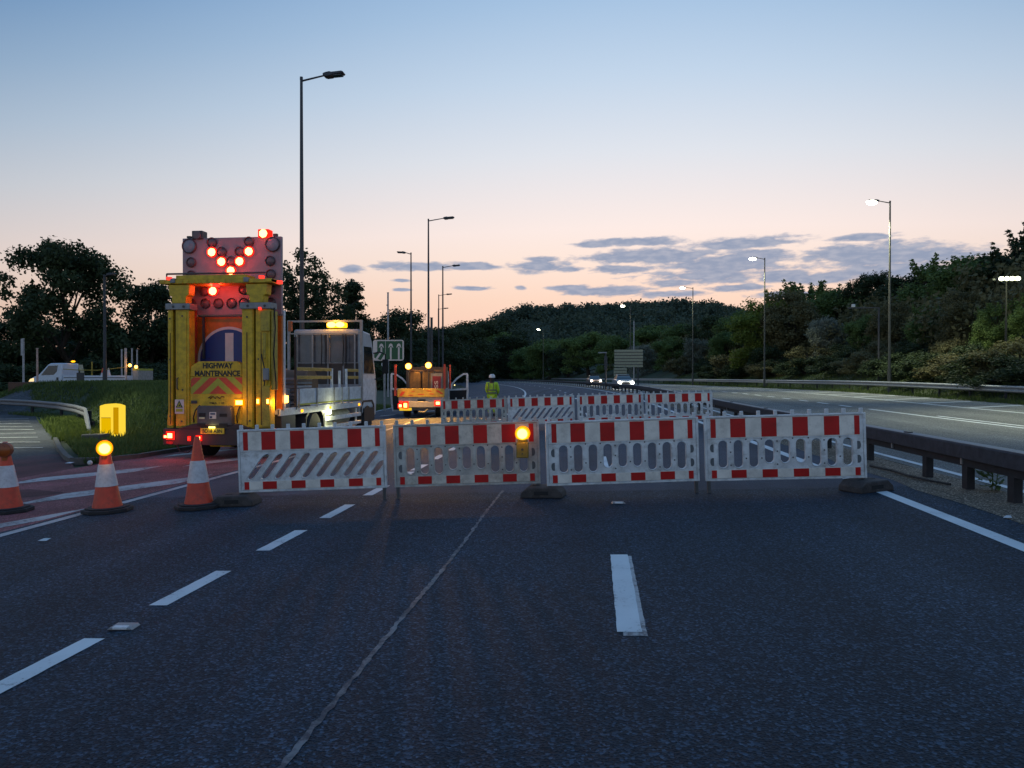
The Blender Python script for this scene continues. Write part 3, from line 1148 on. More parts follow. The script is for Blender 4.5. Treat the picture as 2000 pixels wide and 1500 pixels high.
F_grass = foliage('grass_blades', (0.048, 0.072, 0.02), (0.10, 0.135, 0.038), 0.8)
gp = []
while len(gp) < 70000:
    X, Y = rs.uniform(-40, -8), 15.5 + 31 * rs.rand() ** 1.3
    lx = X + float(shift(Y))
    s = slip_s(X, Y)
    if lx > -11.1 or s > 0.75 or (Y < 17.5 and (X + 12.6) ** 2 / 3 + (Y - 18) ** 2 / 5 > 1):
        continue
    gp.append((X, Y, zg(X, Y) - 0.02))
grass('grass', gp, 0.17, F_grass, 3, 'rough grass on the traffic island and its mound')
gp = []
while len(gp) < 30000:
    lx, Y = rs.uniform(19.6, 25), 18 + 110 * rs.rand() ** 1.6
    gp.append(L(lx, Y, -0.02))
grass('grass', gp, 0.2, F_grass, 4, 'grass on the verge under the far guard rail')
gp = []
while len(gp) < 9000:
    t, s = rs.uniform(-1, 11), rs.uniform(-0.4, 0.85) * rs.rand()
    x, y = -16 - 0.64 * t - 0.77 * s * 1.3, 22.7 + 0.77 * t - 0.64 * s * 1.3
    gp.append((x, y, zg(x, y) - 0.02))
F_weed = foliage('weed_leaves', (0.06, 0.09, 0.02), (0.12, 0.15, 0.03), 0.8)
grass('weeds', gp, 0.27, F_weed, 5, 'taller bright weeds in front of the ramped guard rail end')

# ------------------------------------------------------------------ guard rails
M_rail = pm('rail_rusty_brown', (0.058, 0.056, 0.064), 0.85, metal=0.0, spec=0.2, dirt=(0.036, 0.033, 0.035), dirt_amt=0.6)
M_railtop = pm('rail_top_grey', (0.22, 0.215, 0.22), 0.6, metal=0.2, dirt=(0.06, 0.05, 0.04))
M_post = pm('rail_post', (0.036, 0.035, 0.038), 0.85, spec=0.2)
mrail = thing('guard_rail', 'dark box-beam guard rail on posts along the central reservation', 'guard rail', L(5.0, 8))


def beam_along(f_lx, ys, prof, base, mi=0):
    """sweep a closed profile (lx offset, z) along the road"""
    mb = MB()
    vs, fs = [], []
    n = len(prof)
    for y in ys:
        for (a, z) in prof:
            vs.append(L(f_lx(y) + a, y, z) - base)
    for j in range(len(ys) - 1):
        for i in range(n):
            fs.append((j * n + i, j * n + (i + 1) % n, (j + 1) * n + (i + 1) % n, (j + 1) * n + i))
    fs += [tuple(range(n)), tuple(range((len(ys) - 1) * n, len(ys) * n))]
    return mb.add(vs, fs, mi)


b0 = Vector(mrail.location)
ysb = yr(-4, 60, 2) + yr(64, 250, 4)
part('beam', beam_along(lambda y: 5.0, ysb, [(-.1, .42), (.1, .42), (.1, .60), (.085, .615), (-.085, .615), (-.1, .60)], b0), M_rail, mrail)
part('top_plate', beam_along(lambda y: 5.0, ysb, [(-.082, .6165), (.082, .6165), (.082, .623), (-.082, .623)], b0), M_railtop, mrail)
part('lower_channel', beam_along(lambda y: 5.0, ysb, [(-.05, .31), (.05, .31), (.05, .418), (-.05, .418)], b0), M_post, mrail)
pmesh = MB().b2(-.05, .05, -.075, .075, -.1, .31).mesh('post', M_post)
bmesh_ = MB().b2(-.075, -.052, -.02, .02, .33, .42).mesh('bracket', M_galv)
jm = MB()
for k in range(3):
    jm.b2(-.06 + .05 * (k % 2), -.015 + .05 * (k % 2), k * .06 - .03, k * .06 + .031, .624, .64)
jmesh = jm.mesh('joint_bolts', M_dark)
for i in range(96):
    y = -2.1 + 2.4 * i
    part('post', pmesh, None, mrail, L(5.0, y) - b0)
    if i % 2 == 0 and i < 24:
        part('joint_bolts', jmesh, None, mrail, L(5.0, y + 0.6) - b0)
    if i < 16:
        part('bracket', bmesh_, None, mrail, L(5.0, y + 1.2) - b0)
part('post', pmesh, None, mrail, L(5.0, 11.05) - b0)

vrail = thing('guard_rail', 'pale galvanised guard rail along the far grass verge', 'guard rail', L(20.4, 30))
b0 = Vector(vrail.location)
ysb = yr(20, 60, 2) + yr(63, 220, 4)
W = [(-.04, .45), (-.10, .50), (-.10, .55), (-.05, .60), (-.05, .63), (-.10, .68), (-.10, .73), (-.04, .78), (0.0, .78), (0.0, .45)]
part('beam', beam_along(lambda y: 20.4, ysb, W, b0), M_galv, vrail)
p2 = MB().b2(.01, .09, -.06, .06, -.2, .72).mesh('post', M_post)
for i in range(58):
    part('post', p2, None, vrail, L(20.4, 20.5 + 3.2 * i) - b0)

lrail = thing('guard_rail', 'grey guard rail curving down into a ramped end on the island grass', 'guard rail', (-16, 22.7, zg(-16, 22.7)))
b0 = Vector(lrail.location)
pts = [(-15.7, 22.3, 0.10), (-17.2, 24.3, 0.50), (-19, 26.7, 0.72), (-21.5, 29.6, 0.72), (-25, 33.2, 0.72), (-29, 36.4, 0.72), (-34, 39.5, 0.72), (-42, 43, 0.72)]
vs, fs = [], []
for i, (x, y, h) in enumerate(pts):
    a = Vector(pts[max(0, i - 1)][:2])
    b = Vector(pts[min(len(pts) - 1, i + 1)][:2])
    nr = Vector(((b - a).y, -(b - a).x)).normalized() * -1
    zb = zg(x, y) * 0.5 + 0.5 * (-0.28) if slip_s(x, y) < 1.5 else zg(x, y)
    zb = max(zg(x, y), -0.28)
    for (o_, z_) in W:
        vs.append(Vector((x - nr.x * o_, y - nr.y * o_, zb + h - .72 + z_)) - b0)
nn = len(W)
for j in range(len(pts) - 1):
    for i in range(nn):
        fs.append((j * nn + i, j * nn + (i + 1) % nn, (j + 1) * nn + (i + 1) % nn, (j + 1) * nn + i))
fs += [tuple(range(nn)), tuple(range((len(pts) - 1) * nn, len(pts) * nn))]
part('beam', MB().add(vs, fs), pm('rail_pale', (0.15, 0.15, 0.16), 0.55, metal=0.3, dirt=(0.12, 0.1, 0.08)), lrail)
for (x, y, h) in pts[1:]:
    z = zg(x, y)
    part('post', MB().b2(-.05, .05, -.05, .05, -.1, h - .05), M_post, lrail, Vector((x + 0.06, y + 0.08, z)) - b0)
part('anchor_block', MB().b2(-.3, .3, -.25, .25, -.1, .22), M_conc, lrail, Vector((-15.3, 21.9, zg(-15.3, 21.9))) - b0, bevel=0.03)

# ------------------------------------------------------------------ barriers
M_plastic = pm('barrier_plastic', (0.64, 0.66, 0.67), 0.45, var=0.25, scale=4, dirt=(0.2, 0.18, 0.15), dirt_amt=0.55)
M_plastic_old = pm('barrier_plastic_worn', (0.45, 0.45, 0.42), 0.5, var=0.3, scale=4, dirt=(0.18, 0.15, 0.12), dirt_amt=0.55)
M_swhite = pm('strip_white', (0.74, 0.70, 0.63), 0.35, var=0.22, scale=3, dirt=(0.3, 0.27, 0.23), dirt_amt=0.36)
M_swhite_old = pm('strip_white_worn', (0.58, 0.55, 0.48), 0.4, var=0.3, scale=5, dirt=(0.2, 0.18, 0.14), dirt_amt=0.5)
M_sred = pm('strip_red', (0.46, 0.010, 0.010), 0.4, var=0.2, scale=3, dirt=(0.2, 0.015, 0.012), spec=0.3)
M_leg = pm('barrier_leg', (0.09, 0.095, 0.10), 0.5, metal=0.5)
outer = [(-1.05, .195), (1.05, .195), (1.05, 1.035), (-1.05, 1.035)]
slots_oval = []
for i in range(9):
    z0 = .345 if i not in (3, 4, 5) else .40
    slots_oval.append(stadium(-.84 + i * .21, z0, .722, .122))
slots_diag = []
for i in range(9):
    slots_diag.append(stadium(-.93 + i * .2, .35, .70, .092, slant=0.78))
slots_diag.append(stadium(-.93 + 9 * .2, .35, .56, .092, slant=0.78))


def strip_mb(z0, z1, side):
    mb = MB()
    y0, y1 = (-.0285, -.0225) if side < 0 else (.0225, .0285)
    mb.b2(-1.0, 1.0, y0, y1, z0, z1, 0)
    ya, yb = (y0 - .002, y0 + .001) if side < 0 else (y1 - .001, y1 + .002)
    for cx, ww in [(-.965, .07), (-.63, .205), (-.21, .205), (.21, .205), (.63, .205), (.965, .07)]:
        mb.b2(cx - ww / 2, cx + ww / 2, ya, yb, z0 + .004, z1 - .004, 1)
    return mb


def build_barrier(kind, worn):
    mp, mw = (M_plastic_old, M_swhite_old) if worn else (M_plastic, M_swhite)
    o = thing('road_barrier', 'x', 'barrier')
    panel = plate(outer, slots_oval if kind == 'oval' else slots_diag, .044, .006, 'panel', [mp])
    pa = part('panel', panel, None, o)
    rim = MB()
    for sl in (slots_oval if kind == 'oval' else slots_diag):
        cx = sum(x for x, z in sl) / len(sl)
        cz = sum(z for x, z in sl) / len(sl)
        n = len(sl)
        outp = []
        for i in range(n):
            (xa_, za_), (xb_, zb2) = sl[i - 1], sl[(i + 1) % n]
            tx_, tz_ = xb_ - xa_, zb2 - za_
            l_ = math.hypot(tx_, tz_) or 1
            outp.append((sl[i][0] + tz_ / l_ * .014, sl[i][1] - tx_ / l_ * .014))
        for y in (-1, 1):
            vs_ = [(x, y * .0225, z) for x, z in outp] + [(x * .45 + a * .55, y * .031, z * .45 + b * .55) for (x, z), (a, b) in zip(outp, sl)] + [(x, y * .019, z) for x, z in sl]
            rim.add(vs_, [(i, (i + 1) % n, n + (i + 1) % n, n + i) for i in range(n)] + [(n + i, n + (i + 1) % n, 2 * n + (i + 1) % n, 2 * n + i) for i in range(n)])
    part('slot_rim', rim, [mp], o, smooth=True)
    fr = MB()
    fr.b2(-1.06, 1.06, -.034, .034, 1.037, 1.062)
    fr.b2(-1.06, 1.06, -.03, .03, .165, .193)
    fr.b2(-1.085, -1.052, -.03, .03, .165, 1.062)
    fr.b2(1.052, 1.085, -.03, .03, .165, 1.062)
    fr.b2(-1.05, 1.05, -.028, .028, .742, .752)
    part('frame', fr, [mp], o, bevel=.006)
    for i in range(10):
        part('stud', MB().b2(-.022, .022, -.024, .024, 1.063, 1.125), [mp], o, (-1.03 + i * .229, 0, 0), bevel=.005)
    for s in (-1, 1):
        part('upper_strip', strip_mb(.762, 1.030, s), [mw, M_sred], o)
        part('lower_strip', strip_mb(.200, .318, s), [mw, M_sred], o)
        part('leg', MB().b2(-.022, .022, -.022, .022, 0.0, .165), M_leg, o, (1.04 * s, 0, 0))
    if kind == 'oval':
        gm = {}
        for sd in (-1, 1):
            gm[sd] = MB().prism([(sd * .02 + .03 * sd * math.cos(t), .055 * math.sin(t)) for t in [R(-80 + 20 * k) for k in range(9)]] + [(0, .055), (0, -.055)], 'y', -.0245, -.0215).mesh('hand_grip', pm('grip_shadowed', (0.10, 0.11, 0.12), 0.7))
            for zz in (.43, .62):
                part('hand_grip', gm[sd], None, o, (sd * .965, 0, zz))
        bm1 = MB().cyl((0, -.026, 0), (0, -.021, 0), .011, n=8).mesh('bolt', M_dark)
        for i in range(8):
            for zz in ((.38, .56, .70) if i % 3 == 0 else (.47, .735)):
                part('bolt', bm1, None, o, (-.735 + i * .21, 0, zz))
    return o


def put_barrier(o, ul, dl, ur, dr, label, first=False):
    a, b = PG(ul, dl), PG(ur, dr)
    if not first:
        o = dup(o)
    d = b - a
    o.location = (a + b) / 2 + Vector((0, 0, 0.004))
    ln = math.hypot(d.x, d.y)
    o.rotation_euler = (0, -math.atan2(d.z, ln), math.atan2(d.y, d.x))
    o.scale = (d.length / 2.17, 1, 1)
    o['label'] = label
    o['group'] = 'red and white plastic barriers closing the lanes'
    return o


bd = build_barrier('diag', False)
bo_w = build_barrier('oval', True)
bo = build_barrier('oval', False)
put_barrier(bd, 468, 11.05, 757, 11.1, 'front barrier with slanting slots, beside the traffic cones', True)
BW = put_barrier(bo_w, 772, 11.1, 1057, 11.05, 'grubby front barrier with oval slots carrying the amber warning lamp', True)
put_barrier(bo, 1069, 10.75, 1367, 10.8, 'clean front barrier with oval slots, right of the amber warning lamp', True)
put_barrier(bo, 1379, 10.75, 1694, 10.6, 'front barrier next to the central guard rail, tilted up to the right')
put_barrier(bo_w, 862, 24.8, 991, 25.1, 'back-row barrier behind the tail of the small tipper truck')
put_barrier(bd, 993, 25.1, 1123, 25.3, 'back-row barrier with slanting slots')
put_barrier(bo, 1129, 25.2, 1258, 25.3, 'back-row barrier between the slanting-slot one and the one by the guard rail')
put_barrier(bo, 1262, 25.0, 1393, 24.6, 'back-row barrier against the central guard rail')

# rubber feet
ft = thing('rubber_foot', 'x', 'barrier foot', group='rubber feet under the barriers')
fb = MB()
fb.prism([(-.30, 0), (.30, 0), (.285, .05), (.20, .10), (-.20, .10), (-.285, .05)], 'y', -.2, .2, 0)
part('block', fb, pm('recycled_rubber', (0.055, 0.048, 0.046), 0.85, var=0.4, bump=0.6, bscale=60, dirt=(0.12, 0.10, 0.09), dirt_amt=0.5), ft, bevel=.012)
for q in (-.1, .1):
    part('leg_socket', MB().b2(q - .05, q + .05, -.02, .02, .1005, .104), M_black, ft)
part('lifting_slot', MB().b2(-.1, .1, -.206, -.201, .03, .065), M_black, ft)
fts = [(462, 11.0, 'black rubber foot under the left end of the slanting-slot barrier', 0.1), (1062, 10.9, 'rubber foot with pale worn top between the two middle front barriers', -0.1),
       (1692, 10.55, 'rubber foot at the guard rail end of the front barriers', 0.5)]
for i, (u, d, lab, rz) in enumerate(fts):
    p = PG(u, d)
    o = ft if i == 0 else dup(ft)
    o.location = (p.x, p.y, p.z + 0.003)
    o.rotation_euler = (0, -math.atan(.031), rz)
    o.scale = (1, 1, 1.5)
    o['label'] = lab

# amber lamps: shared builder (warning lamp with a round lens facing the camera and a battery body)
def warn_lamp(name, label, loc, lit, body=True, rz=0.0, scale=1.0, tint=None):
    o = thing(name, label, 'warning lamp', loc, rz, scale=(scale,) * 3)
    if body:
        part('battery_box', MB().b2(-.085, .085, -.06, .03, -.25, -.03).b2(-.07, .07, -.05, .03, -.03, .02), M_yellow_dk, o, bevel=.012)
        part('switch', MB().cyl((0, -.063, -.13), (0, -.058, -.13), .016).cyl((0, -.063, -.19), (0, -.058, -.19), .01), M_dark, o)
    part('housing', MB().lathe([(.098, -.045), (.105, -.03), (.105, .045), (.09, .06)], 28, axis='y', c=(0, 0, .09)), EM_amberhalo if lit else pm('lamp_housing_orange', (0.22, 0.06, 0.02), 0.45), o, smooth=True)
    part('lens', MB().lathe([(.001, -.085), (.04, -.080), (.07, -.068), (.092, -.046)], 28, axis='y', c=(0, 0, .09)), em('amber_lens_lit', (1.0, 0.52, 0.02), 1.35) if lit else M_amber_off, o, smooth=True)
    if lit:
        part('hot_core', MB().ball((0, -.078, .09), .07, s=(1, .4, 1)), EM_amber, o)
        lamp('bulb', o, (0, -.115, .09), 2.0, AMB_L, 0.03)
    return o


p = P(1022, 852, 10.95)
wl = warn_lamp('warning_lamp', 'lit amber warning lamp with yellow battery box clipped on a barrier', (p.x, p.y - .09, p.z - 0.045), True, True, YAW * 0.3)

# ------------------------------------------------------------------ traffic cones
M_cone = pm('cone_orange', (0.62, 0.055, 0.02), 0.45, var=0.25, scale=5, dirt=(0.2, 0.05, 0.03), dirt_amt=0.5)
M_sleeve = pm('cone_sleeve', (0.55, 0.54, 0.56), 0.35, var=0.2, scale=9, dirt=(0.3, 0.26, 0.24), dirt_amt=0.45)


def build_cone(p, label, h=1.0):
    o = thing('traffic_cone', label, 'traffic cone', p, rnd.uniform(-.3, .3), 'traffic cones beside the barriers', rot=(0, -math.atan(.031), rnd.uniform(-.3, .3)))
    bs = MB()
    pts = []
    for i in range(8):
        t = R(22.5 + 45 * i)
        pts.append((.33 * math.cos(t), .33 * math.sin(t)))
    bs.prism(pts, 'z', 0.002, .055)
    bs.prism([(x * .86, y * .86) for x, y in pts], 'z', .0551, .075)
    part('base', bs, pm('cone_base_black', (0.022, 0.020, 0.022), 0.8, bump=0.4, dirt=(0.08, 0.06, 0.05)), o, bevel=.012)
    part('body', MB().lathe([(.192, .0751), (.19, .09), (.165, .2), (.118, .50), (.068, .79), (.035, .985), (.03, h), (.001, h)], 32), M_cone, o, smooth=True)
    part('reflective_sleeve', MB().lathe([(.1435, .361), (.146, .361), (.0965, .665), (.094, .665)], 32), M_sleeve, o, smooth=True)
    return o


def cone_px(u, d, label):
    return build_cone(PG(u, d), label)


c1 = cone_px(388, 10.85, 'orange and white cone beside the end barrier, with no lamp on it')
c2 = cone_px(209, 10.75, 'orange and white cone under the lit amber lamp')
c3 = cone_px(14, 11.0, 'orange and white cone cut by the left edge of the photo, under an unlit lamp')
for c, lit, lab in ((c2, True, 'lit round amber lamp glowing on top of a traffic cone'), (c3, False, 'unlit round amber lamp on top of the leftmost cone')):
    l = warn_lamp('cone_lamp', lab, (c.location.x, c.location.y - .06, c.location.z + 0.80), lit, False, 0.6 if lit else 0.35)
    part('spigot', MB().cyl((0, .02, -.06), (0, .02, .0), .045), M_amber_off, l)

# ------------------------------------------------------------------ lamp columns
def lamp_post(name, label, base, top_z, armdx, lit, head_l=0.75, armdy=0.0, r0=0.11, r1=0.06, mat=None, watts=0, group=None, armup=0.12):
    mat = mat or M_column
    o = thing(name, label, 'street lamp', base, 0.0, group)
    h = top_z - base.z
    part('column', MB().cyl((0, 0, -.2), (0, 0, 1.6), r0 * 1.35, r0 * 1.35, 16).cyl((0, 0, 1.6), (0, 0, h), r0, r1, 16).cyl((0, 0, h), (0, 0, h + .1), r1 * 1.15, r1 * 1.1, 12), mat, o, smooth=True)
    sg = 1 if armdx > 0 else -1
    e = Vector((armdx, armdy, h + armup))
    part('arm', MB().cyl((0, 0, h - .04), e, .035, .028, 8), mat, o)
    dv = Vector((armdx, armdy, 0)).normalized()
    ang = math.atan2(dv.y, dv.x)
    hd = MB()
    hd.prism([(-.05, -.05), (.05, -.09), (.22, -.085), (.3, -.05), (head_l, -.025), (head_l + .03, .02), (head_l - .04, .055), (.25, .05), (.18, .075), (.05, .06), (-.05, .03)], 'y', -.15, .15)
    hh = part('lamp_head', hd, M_column, o, e, (0, -.05, ang), bevel=.02)
    ln = MB().b2(.28, head_l - .04, -.12, .12, -.072, -.052)
    part('lens', ln, EM_white if lit else M_glass, hh)
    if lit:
        bulb = MB().ball((.38, 0, -.12), .2, s=(1.7, 1.2, 0.75))  # oversized glowing ball, imitates the bloom around the lit lamp
        part('bloom_bowl', bulb, EM_white, hh)
        if watts:
            lamp('bulb', o, e + dv * .4 + Vector((0, 0, -.37)), watts, GRN_L, .08, R(105))
    return o


GL = 'unlit lamp columns on the left of the road'
for (u, vt, d, arm, lab, r0) in [
        (590, 158, 26.5, 0.85, 'tallest unlit lamp column, behind the truck with the arrow board', .085),
        (837, 431, 50.5, 1.05, 'unlit lamp column behind the small tipper truck', .085),
        (803, 496, 63, -0.5, 'unlit lamp column with its arm to the left, above the lane sign', .09),
        (865, 522, 71, 0.95, 'unlit lamp column right of the tipper truck, third in the left row', .10),
        (857, 577, 95, 1.0, 'thin far unlit lamp column, its arm just below the skyline clouds', .10),
        (856, 604, 116, 0.9, 'farthest unlit lamp column on the left, barely above the trees', .10)]:
    b = PG(u, d)
    lamp_post('street_lamp', lab, b, P(u, vt, d).z, arm, False, 0.64, 0.0, r0, r0 * .55, group=GL)
b = PG(205, 48)
lamp_post('street_lamp', 'dark lamp column in front of the gappy broad tree, lantern to the right', b, P(205, 540, 48).z, 0.25, False, 0.45, 0, .1, .07, group=GL)

GR = 'lit lamp columns along the far verge'
for (u, vt, d, arm, lab, wt) in [
        (1737, 396, 50, -0.75, 'nearest lit lamp column, tallest on the right of the road', 6000),
        (1493, 506, 75, -0.75, 'second lit lamp column, in front of the yellow green tree', 3000),
        (1353, 563, 100, -0.95, 'third lit lamp column, against the low clouds', 1800),
        (1231, 598, 125, -0.85, 'lit lamp column beside the back of the big road sign', 500),
        (1061, 644, 186, -0.75, 'farthest lit lamp column, against the wooded hill', 400)]:
    b = PG(u, d)
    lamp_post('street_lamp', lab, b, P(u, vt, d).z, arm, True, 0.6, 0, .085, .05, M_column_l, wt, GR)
# the next columns of both rows stand just outside the frame and light the tarmac
b = L(20.9, 25.5)
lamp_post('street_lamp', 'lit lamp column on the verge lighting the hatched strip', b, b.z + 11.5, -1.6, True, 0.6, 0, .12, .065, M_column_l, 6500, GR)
b = Vector((-25.5, 23.0, -0.28))
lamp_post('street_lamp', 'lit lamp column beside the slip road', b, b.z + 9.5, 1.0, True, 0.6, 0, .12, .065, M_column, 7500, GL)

# poles
def pole(u, vt, d, r, label, mat, name='sign_post', cat='post', extra=None, vb=None):
    b = PG(u, d)
    o = thing(name, label, cat, b)
    h = P(u, vt, d).z - b.z
    mb = MB().cyl((0, 0, -.1), (0, 0, h), r, r * .9, 12).cyl((0, 0, h), (0, 0, h + .03), r * 1.3, r * 1.2, 12)
    part('pole', mb, mat, o, smooth=True)
    if extra:
        extra(o, h)
    return o


M_palepole = pm('pale_pole', (0.36, 0.35, 0.36), 0.5)
pole(843, 621, 58, .10, 'short thick dark post left of the third left lamp column', M_dark)
pole(758, 572, 60, .07, 'thin tall pole rising behind the green lane sign', M_palepole)


def _narrow(o, h):
    part('sign_plate', MB().b2(-.1, .04, -.09, -.07, h - 1.0, h + .0), M_palepole, o)


pole(46, 662, 46.5, .06, 'pale signpost with a narrow edge-on plate at the left edge', M_palepole, extra=_narrow)
pole(73, 681, 46.5, .06, 'pinkish pole standing right in front of the flatbed van nose', pm('pink_pole', (0.45, 0.30, 0.25), 0.5))
for u, vt, lab in [(238, 683, 'pale pole behind the flatbed van bed, leftmost of three'), (258, 681, 'pale pole at the rear of the flatbed van, middle of three'), (268, 684, 'pale pole behind the flatbed van warning lamps, rightmost of three')]:
    pole(u, vt, 52.5, .055, lab, M_palepole)

# camera post in the median
def _cam(o, h):
    part('camera_box', MB().b2(-.16, .16, -.25, .2, h - 1.7, h - .3), M_dark, o, bevel=.03)
    part('lantern', MB().b2(-.75, .1, -.1, .1, h, h + .12), M_galv, o, bevel=.02)


pole(1183, 690, 78, .09, 'dark post with a camera box in the central reservation', M_dark, 'camera_post', 'camera post', _cam)
pole(1238, 627, 132, .1, 'thin pale mast behind the back of the big road sign', M_palepole)
# CCTV arm in the trees
b = PG(1716, 58)
cc = thing('camera_mast', 'horizontal arm with a small white camera sticking out of the bank trees', 'camera mast', b)
h = P(1716, 601, 58).z - b.z
part('pole', MB().cyl((0, 0, -.2), (0, 0, h), .07), M_dark, cc)
part('arm', MB().b2(-2.25, 0.05, -.04, .04, h - .05, h + .05), M_dark, cc)
part('camera', MB().b2(-1.95, -1.72, -.12, .12, h + .05, h + .27), M_white_paint, cc, bevel=.03)
# floodlight
b = PG(1968, 43)
fl = thing('floodlight', 'bright four-lamp floodlight on a mast in front of the bank trees', 'floodlight', b)
h = P(1968, 545, 43).z - b.z
part('mast', MB().cyl((0, .2, -.3), (0, .2, h - .1), .07, .045), M_black, fl)
part('crossbar', MB().b2(-.75, .75, .1, .16, h - .05, h + .05), M_dark, fl)
for k in range(4):
    x = -.42 + .28 * k
    f_ = part('lamp_head', MB().b2(x - .11, x + .11, -.12, .09, h - .13, h + .13), M_dark, fl, bevel=.02)
    part('lens', MB().ball((x, -.16, h), .15, s=(1.0, .5, .8)), em('flood_lit', (0.95, 1.0, 0.6), 7), f_)
lamp('bulb', fl, (-.2, -1.6, h - .2), 260, (0.9, 1.0, 0.55), .05)

# ------------------------------------------------------------------ signs
M_green = pm('sign_green', (0.004, 0.075, 0.026), 0.4, var=0.1)
M_signwhite = pm('sign_white', (0.62, 0.54, 0.50), 0.4, var=0.08)
b = PG(751, 42)
sg = thing('lane_sign', 'green road sign with three white lane arrows, the left one bending', 'road sign', b)
sc = FPX / 42


def sx_(u):
    return (u - 751) / sc


zb0 = b.z


def sz_(v):
    return CAMH + (HORV - v) / sc - zb0


part('pole', MB().cyl((0, 0, -.2), (0, 0, sz_(668)), .06), M_galv, sg, smooth=True)
pan = MB()
x0, x1, z0, z1 = sx_(729), sx_(790.5), sz_(704.5), sz_(664)


def rrect(x0, x1, z0, z1, r, k=5):
    pts = []
    for cx, cz, a in ((x1 - r, z1 - r, 0), (x0 + r, z1 - r, 90), (x0 + r, z0 + r, 180), (x1 - r, z0 + r, 270)):
        for i in range(k + 1):
            t = R(a + 90 * i / k)
            pts.append((cx + r * math.cos(t), cz + r * math.sin(t)))
    return pts


part('panel', MB().prism(rrect(x0, x1, z0, z1, .13), 'y', -.10, -.07), M_signwhite, sg)
inn = MB()
X = lambda f: x0 + (x1 - x0) * f
Z = lambda f: z0 + (z1 - z0) * f
inn.poly([(X(.41), -.1035, Z(.06)), (X(.955), -.1035, Z(.06)), (X(.955), -.1035, Z(.94)), (X(.41), -.1035, Z(.94))], 0)
inn.poly([(X(.14), -.1035, Z(.94)), (X(.14), -.1035, Z(.45)), (X(.04), -.1035, Z(.30)), (X(.04), -.1035, Z(.14)), (X(.25), -.1035, Z(.02)), (X(.40), -.1035, Z(.36)), (X(.40), -.1035, Z(.94))], 0)
part('green_field', inn, M_green, sg)
arr = MB()


def arrow(xc, zb, zt, wst, whd, hh):
    y = -.107
    arr.poly([(xc - wst / 2, y, zb), (xc + wst / 2, y, zb), (xc + wst / 2, y, zt - hh), (xc - wst / 2, y, zt - hh)])
    arr.poly([(xc - whd / 2, y, zt - hh - .05), (xc, y, zt - hh + .07), (xc + whd / 2, y, zt - hh - .05), (xc + whd * .28, y, zt - .05), (xc, y, zt), (xc - whd * .28, y, zt - .05)])


ww = x1 - x0
arrow(X(.58), Z(.06), Z(.83), ww * .055, ww * .17, ww * .12)
arrow(X(.84), Z(.06), Z(.83), ww * .055, ww * .17, ww * .12)
arrow(X(.275), Z(.5), Z(.83), ww * .055, ww * .17, ww * .12)
arr.poly([(X(.08), -.107, Z(.10)), (X(.14), -.107, Z(.05)), (X(.303), -.107, Z(.42)), (X(.303), -.107, Z(.52)), (X(.247), -.107, Z(.52)), (X(.247), -.107, Z(.45))])
arr.poly([(X(.405), -.107, Z(.40)), (X(.415), -.107, Z(.40)), (X(.415), -.107, Z(.55)), (X(.405), -.107, Z(.55))])
arr.poly([(X(.405), -.107, Z(.62)), (X(.415), -.107, Z(.62)), (X(.415), -.107, Z(.9)), (X(.405), -.107, Z(.9))])
part('lane_arrows', arr, M_signwhite, sg)
part('small_plate', MB().cyl((sx_(752), -.09, sz_(712)), (sx_(752), -.07, sz_(712)), .17, n=20), M_white_paint, sg)

b = PG(1220, 84)
bs = thing('road_sign', 'back of a big pale road sign with horizontal rails, beside the lit lamp column', 'road sign', b)
sc2 = FPX / 84


def bx_(u):
    return (u - 1220) / sc2


def bz_(v):
    return CAMH + (HORV - v) / sc2 - b.z


M_signback = pm('sign_back_grey', (0.30, 0.31, 0.22), 0.55, var=0.2)
part('upper_panel', MB().b2(bx_(1200), bx_(1255), 0, .04, bz_(717), bz_(683)), M_signback, bs)
part('lower_panel', MB().b2(bx_(1199), bx_(1224), 0, .04, bz_(735), bz_(719)), M_signback, bs)
rl = MB()
for v in (688, 694, 700, 706, 712, 723, 729):
    rl.b2(bx_(1200), bx_(1255 if v < 718 else 1223), -.05, -.002, bz_(v) - .03, bz_(v) + .03)
part('stiffening_rail', rl, M_dark, bs)
for u in (1207, 1246):
    part('post', MB().cyl((bx_(u), .12, -.2), (bx_(u), .12, bz_(685)), .07), M_column, bs)

# bollard box on the island nose
b = PG(220, 24.3)
yb = thing('traffic_bollard', 'glowing yellow box-shaped bollard on the island nose', 'bollard', b, rz=0.1)
M_ybol = em('bollard_glow', (1.0, 0.68, 0.05), 0.92)
M_ybol2 = em('bollard_glow_base', (1.0, 0.72, 0.05), 0.95)
part('shell', MB().prism([(-.31, .05), (.31, .05), (.31, 1.02), (.15, 1.07), (0, 1.085), (-.15, 1.07), (-.31, 1.02)], 'y', -.2, .2), M_ybol, yb, bevel=.02)
part('front_panel', MB().b2(-.25, .05, -.215, -.203, .1, .64), em('bollard_panel', (1.0, 0.58, 0.0), 0.72), yb)
part('side_panel', MB().b2(.13, .29, -.215, -.203, .1, .97), em('bollard_panel_side', (1.0, 0.5, 0.0), 0.5), yb)
part('slot', MB().b2(-.25, .05, -.218, -.2155, .64, .655), M_dark, yb)
part('foot_glow', MB().b2(-.30, .30, -.222, -.2185, .04, .13), M_ybol2, yb)
lamp('bulb', yb, (0, -.5, .3), 3.0, (1.0, .7, .1), .1)

# ------------------------------------------------------------------ truck with arrow board and crash cushion
TX, TY, TZ = -8.95, 17.3, -0.262
tr = thing('maintenance_truck', 'white dropside truck with lit arrow board and yellow folded crash cushion', 'truck', (TX, TY, TZ))


def tx(u):
    return (u - 427) / 83.0


def tz(v):
    return (895 - v) / 83.0


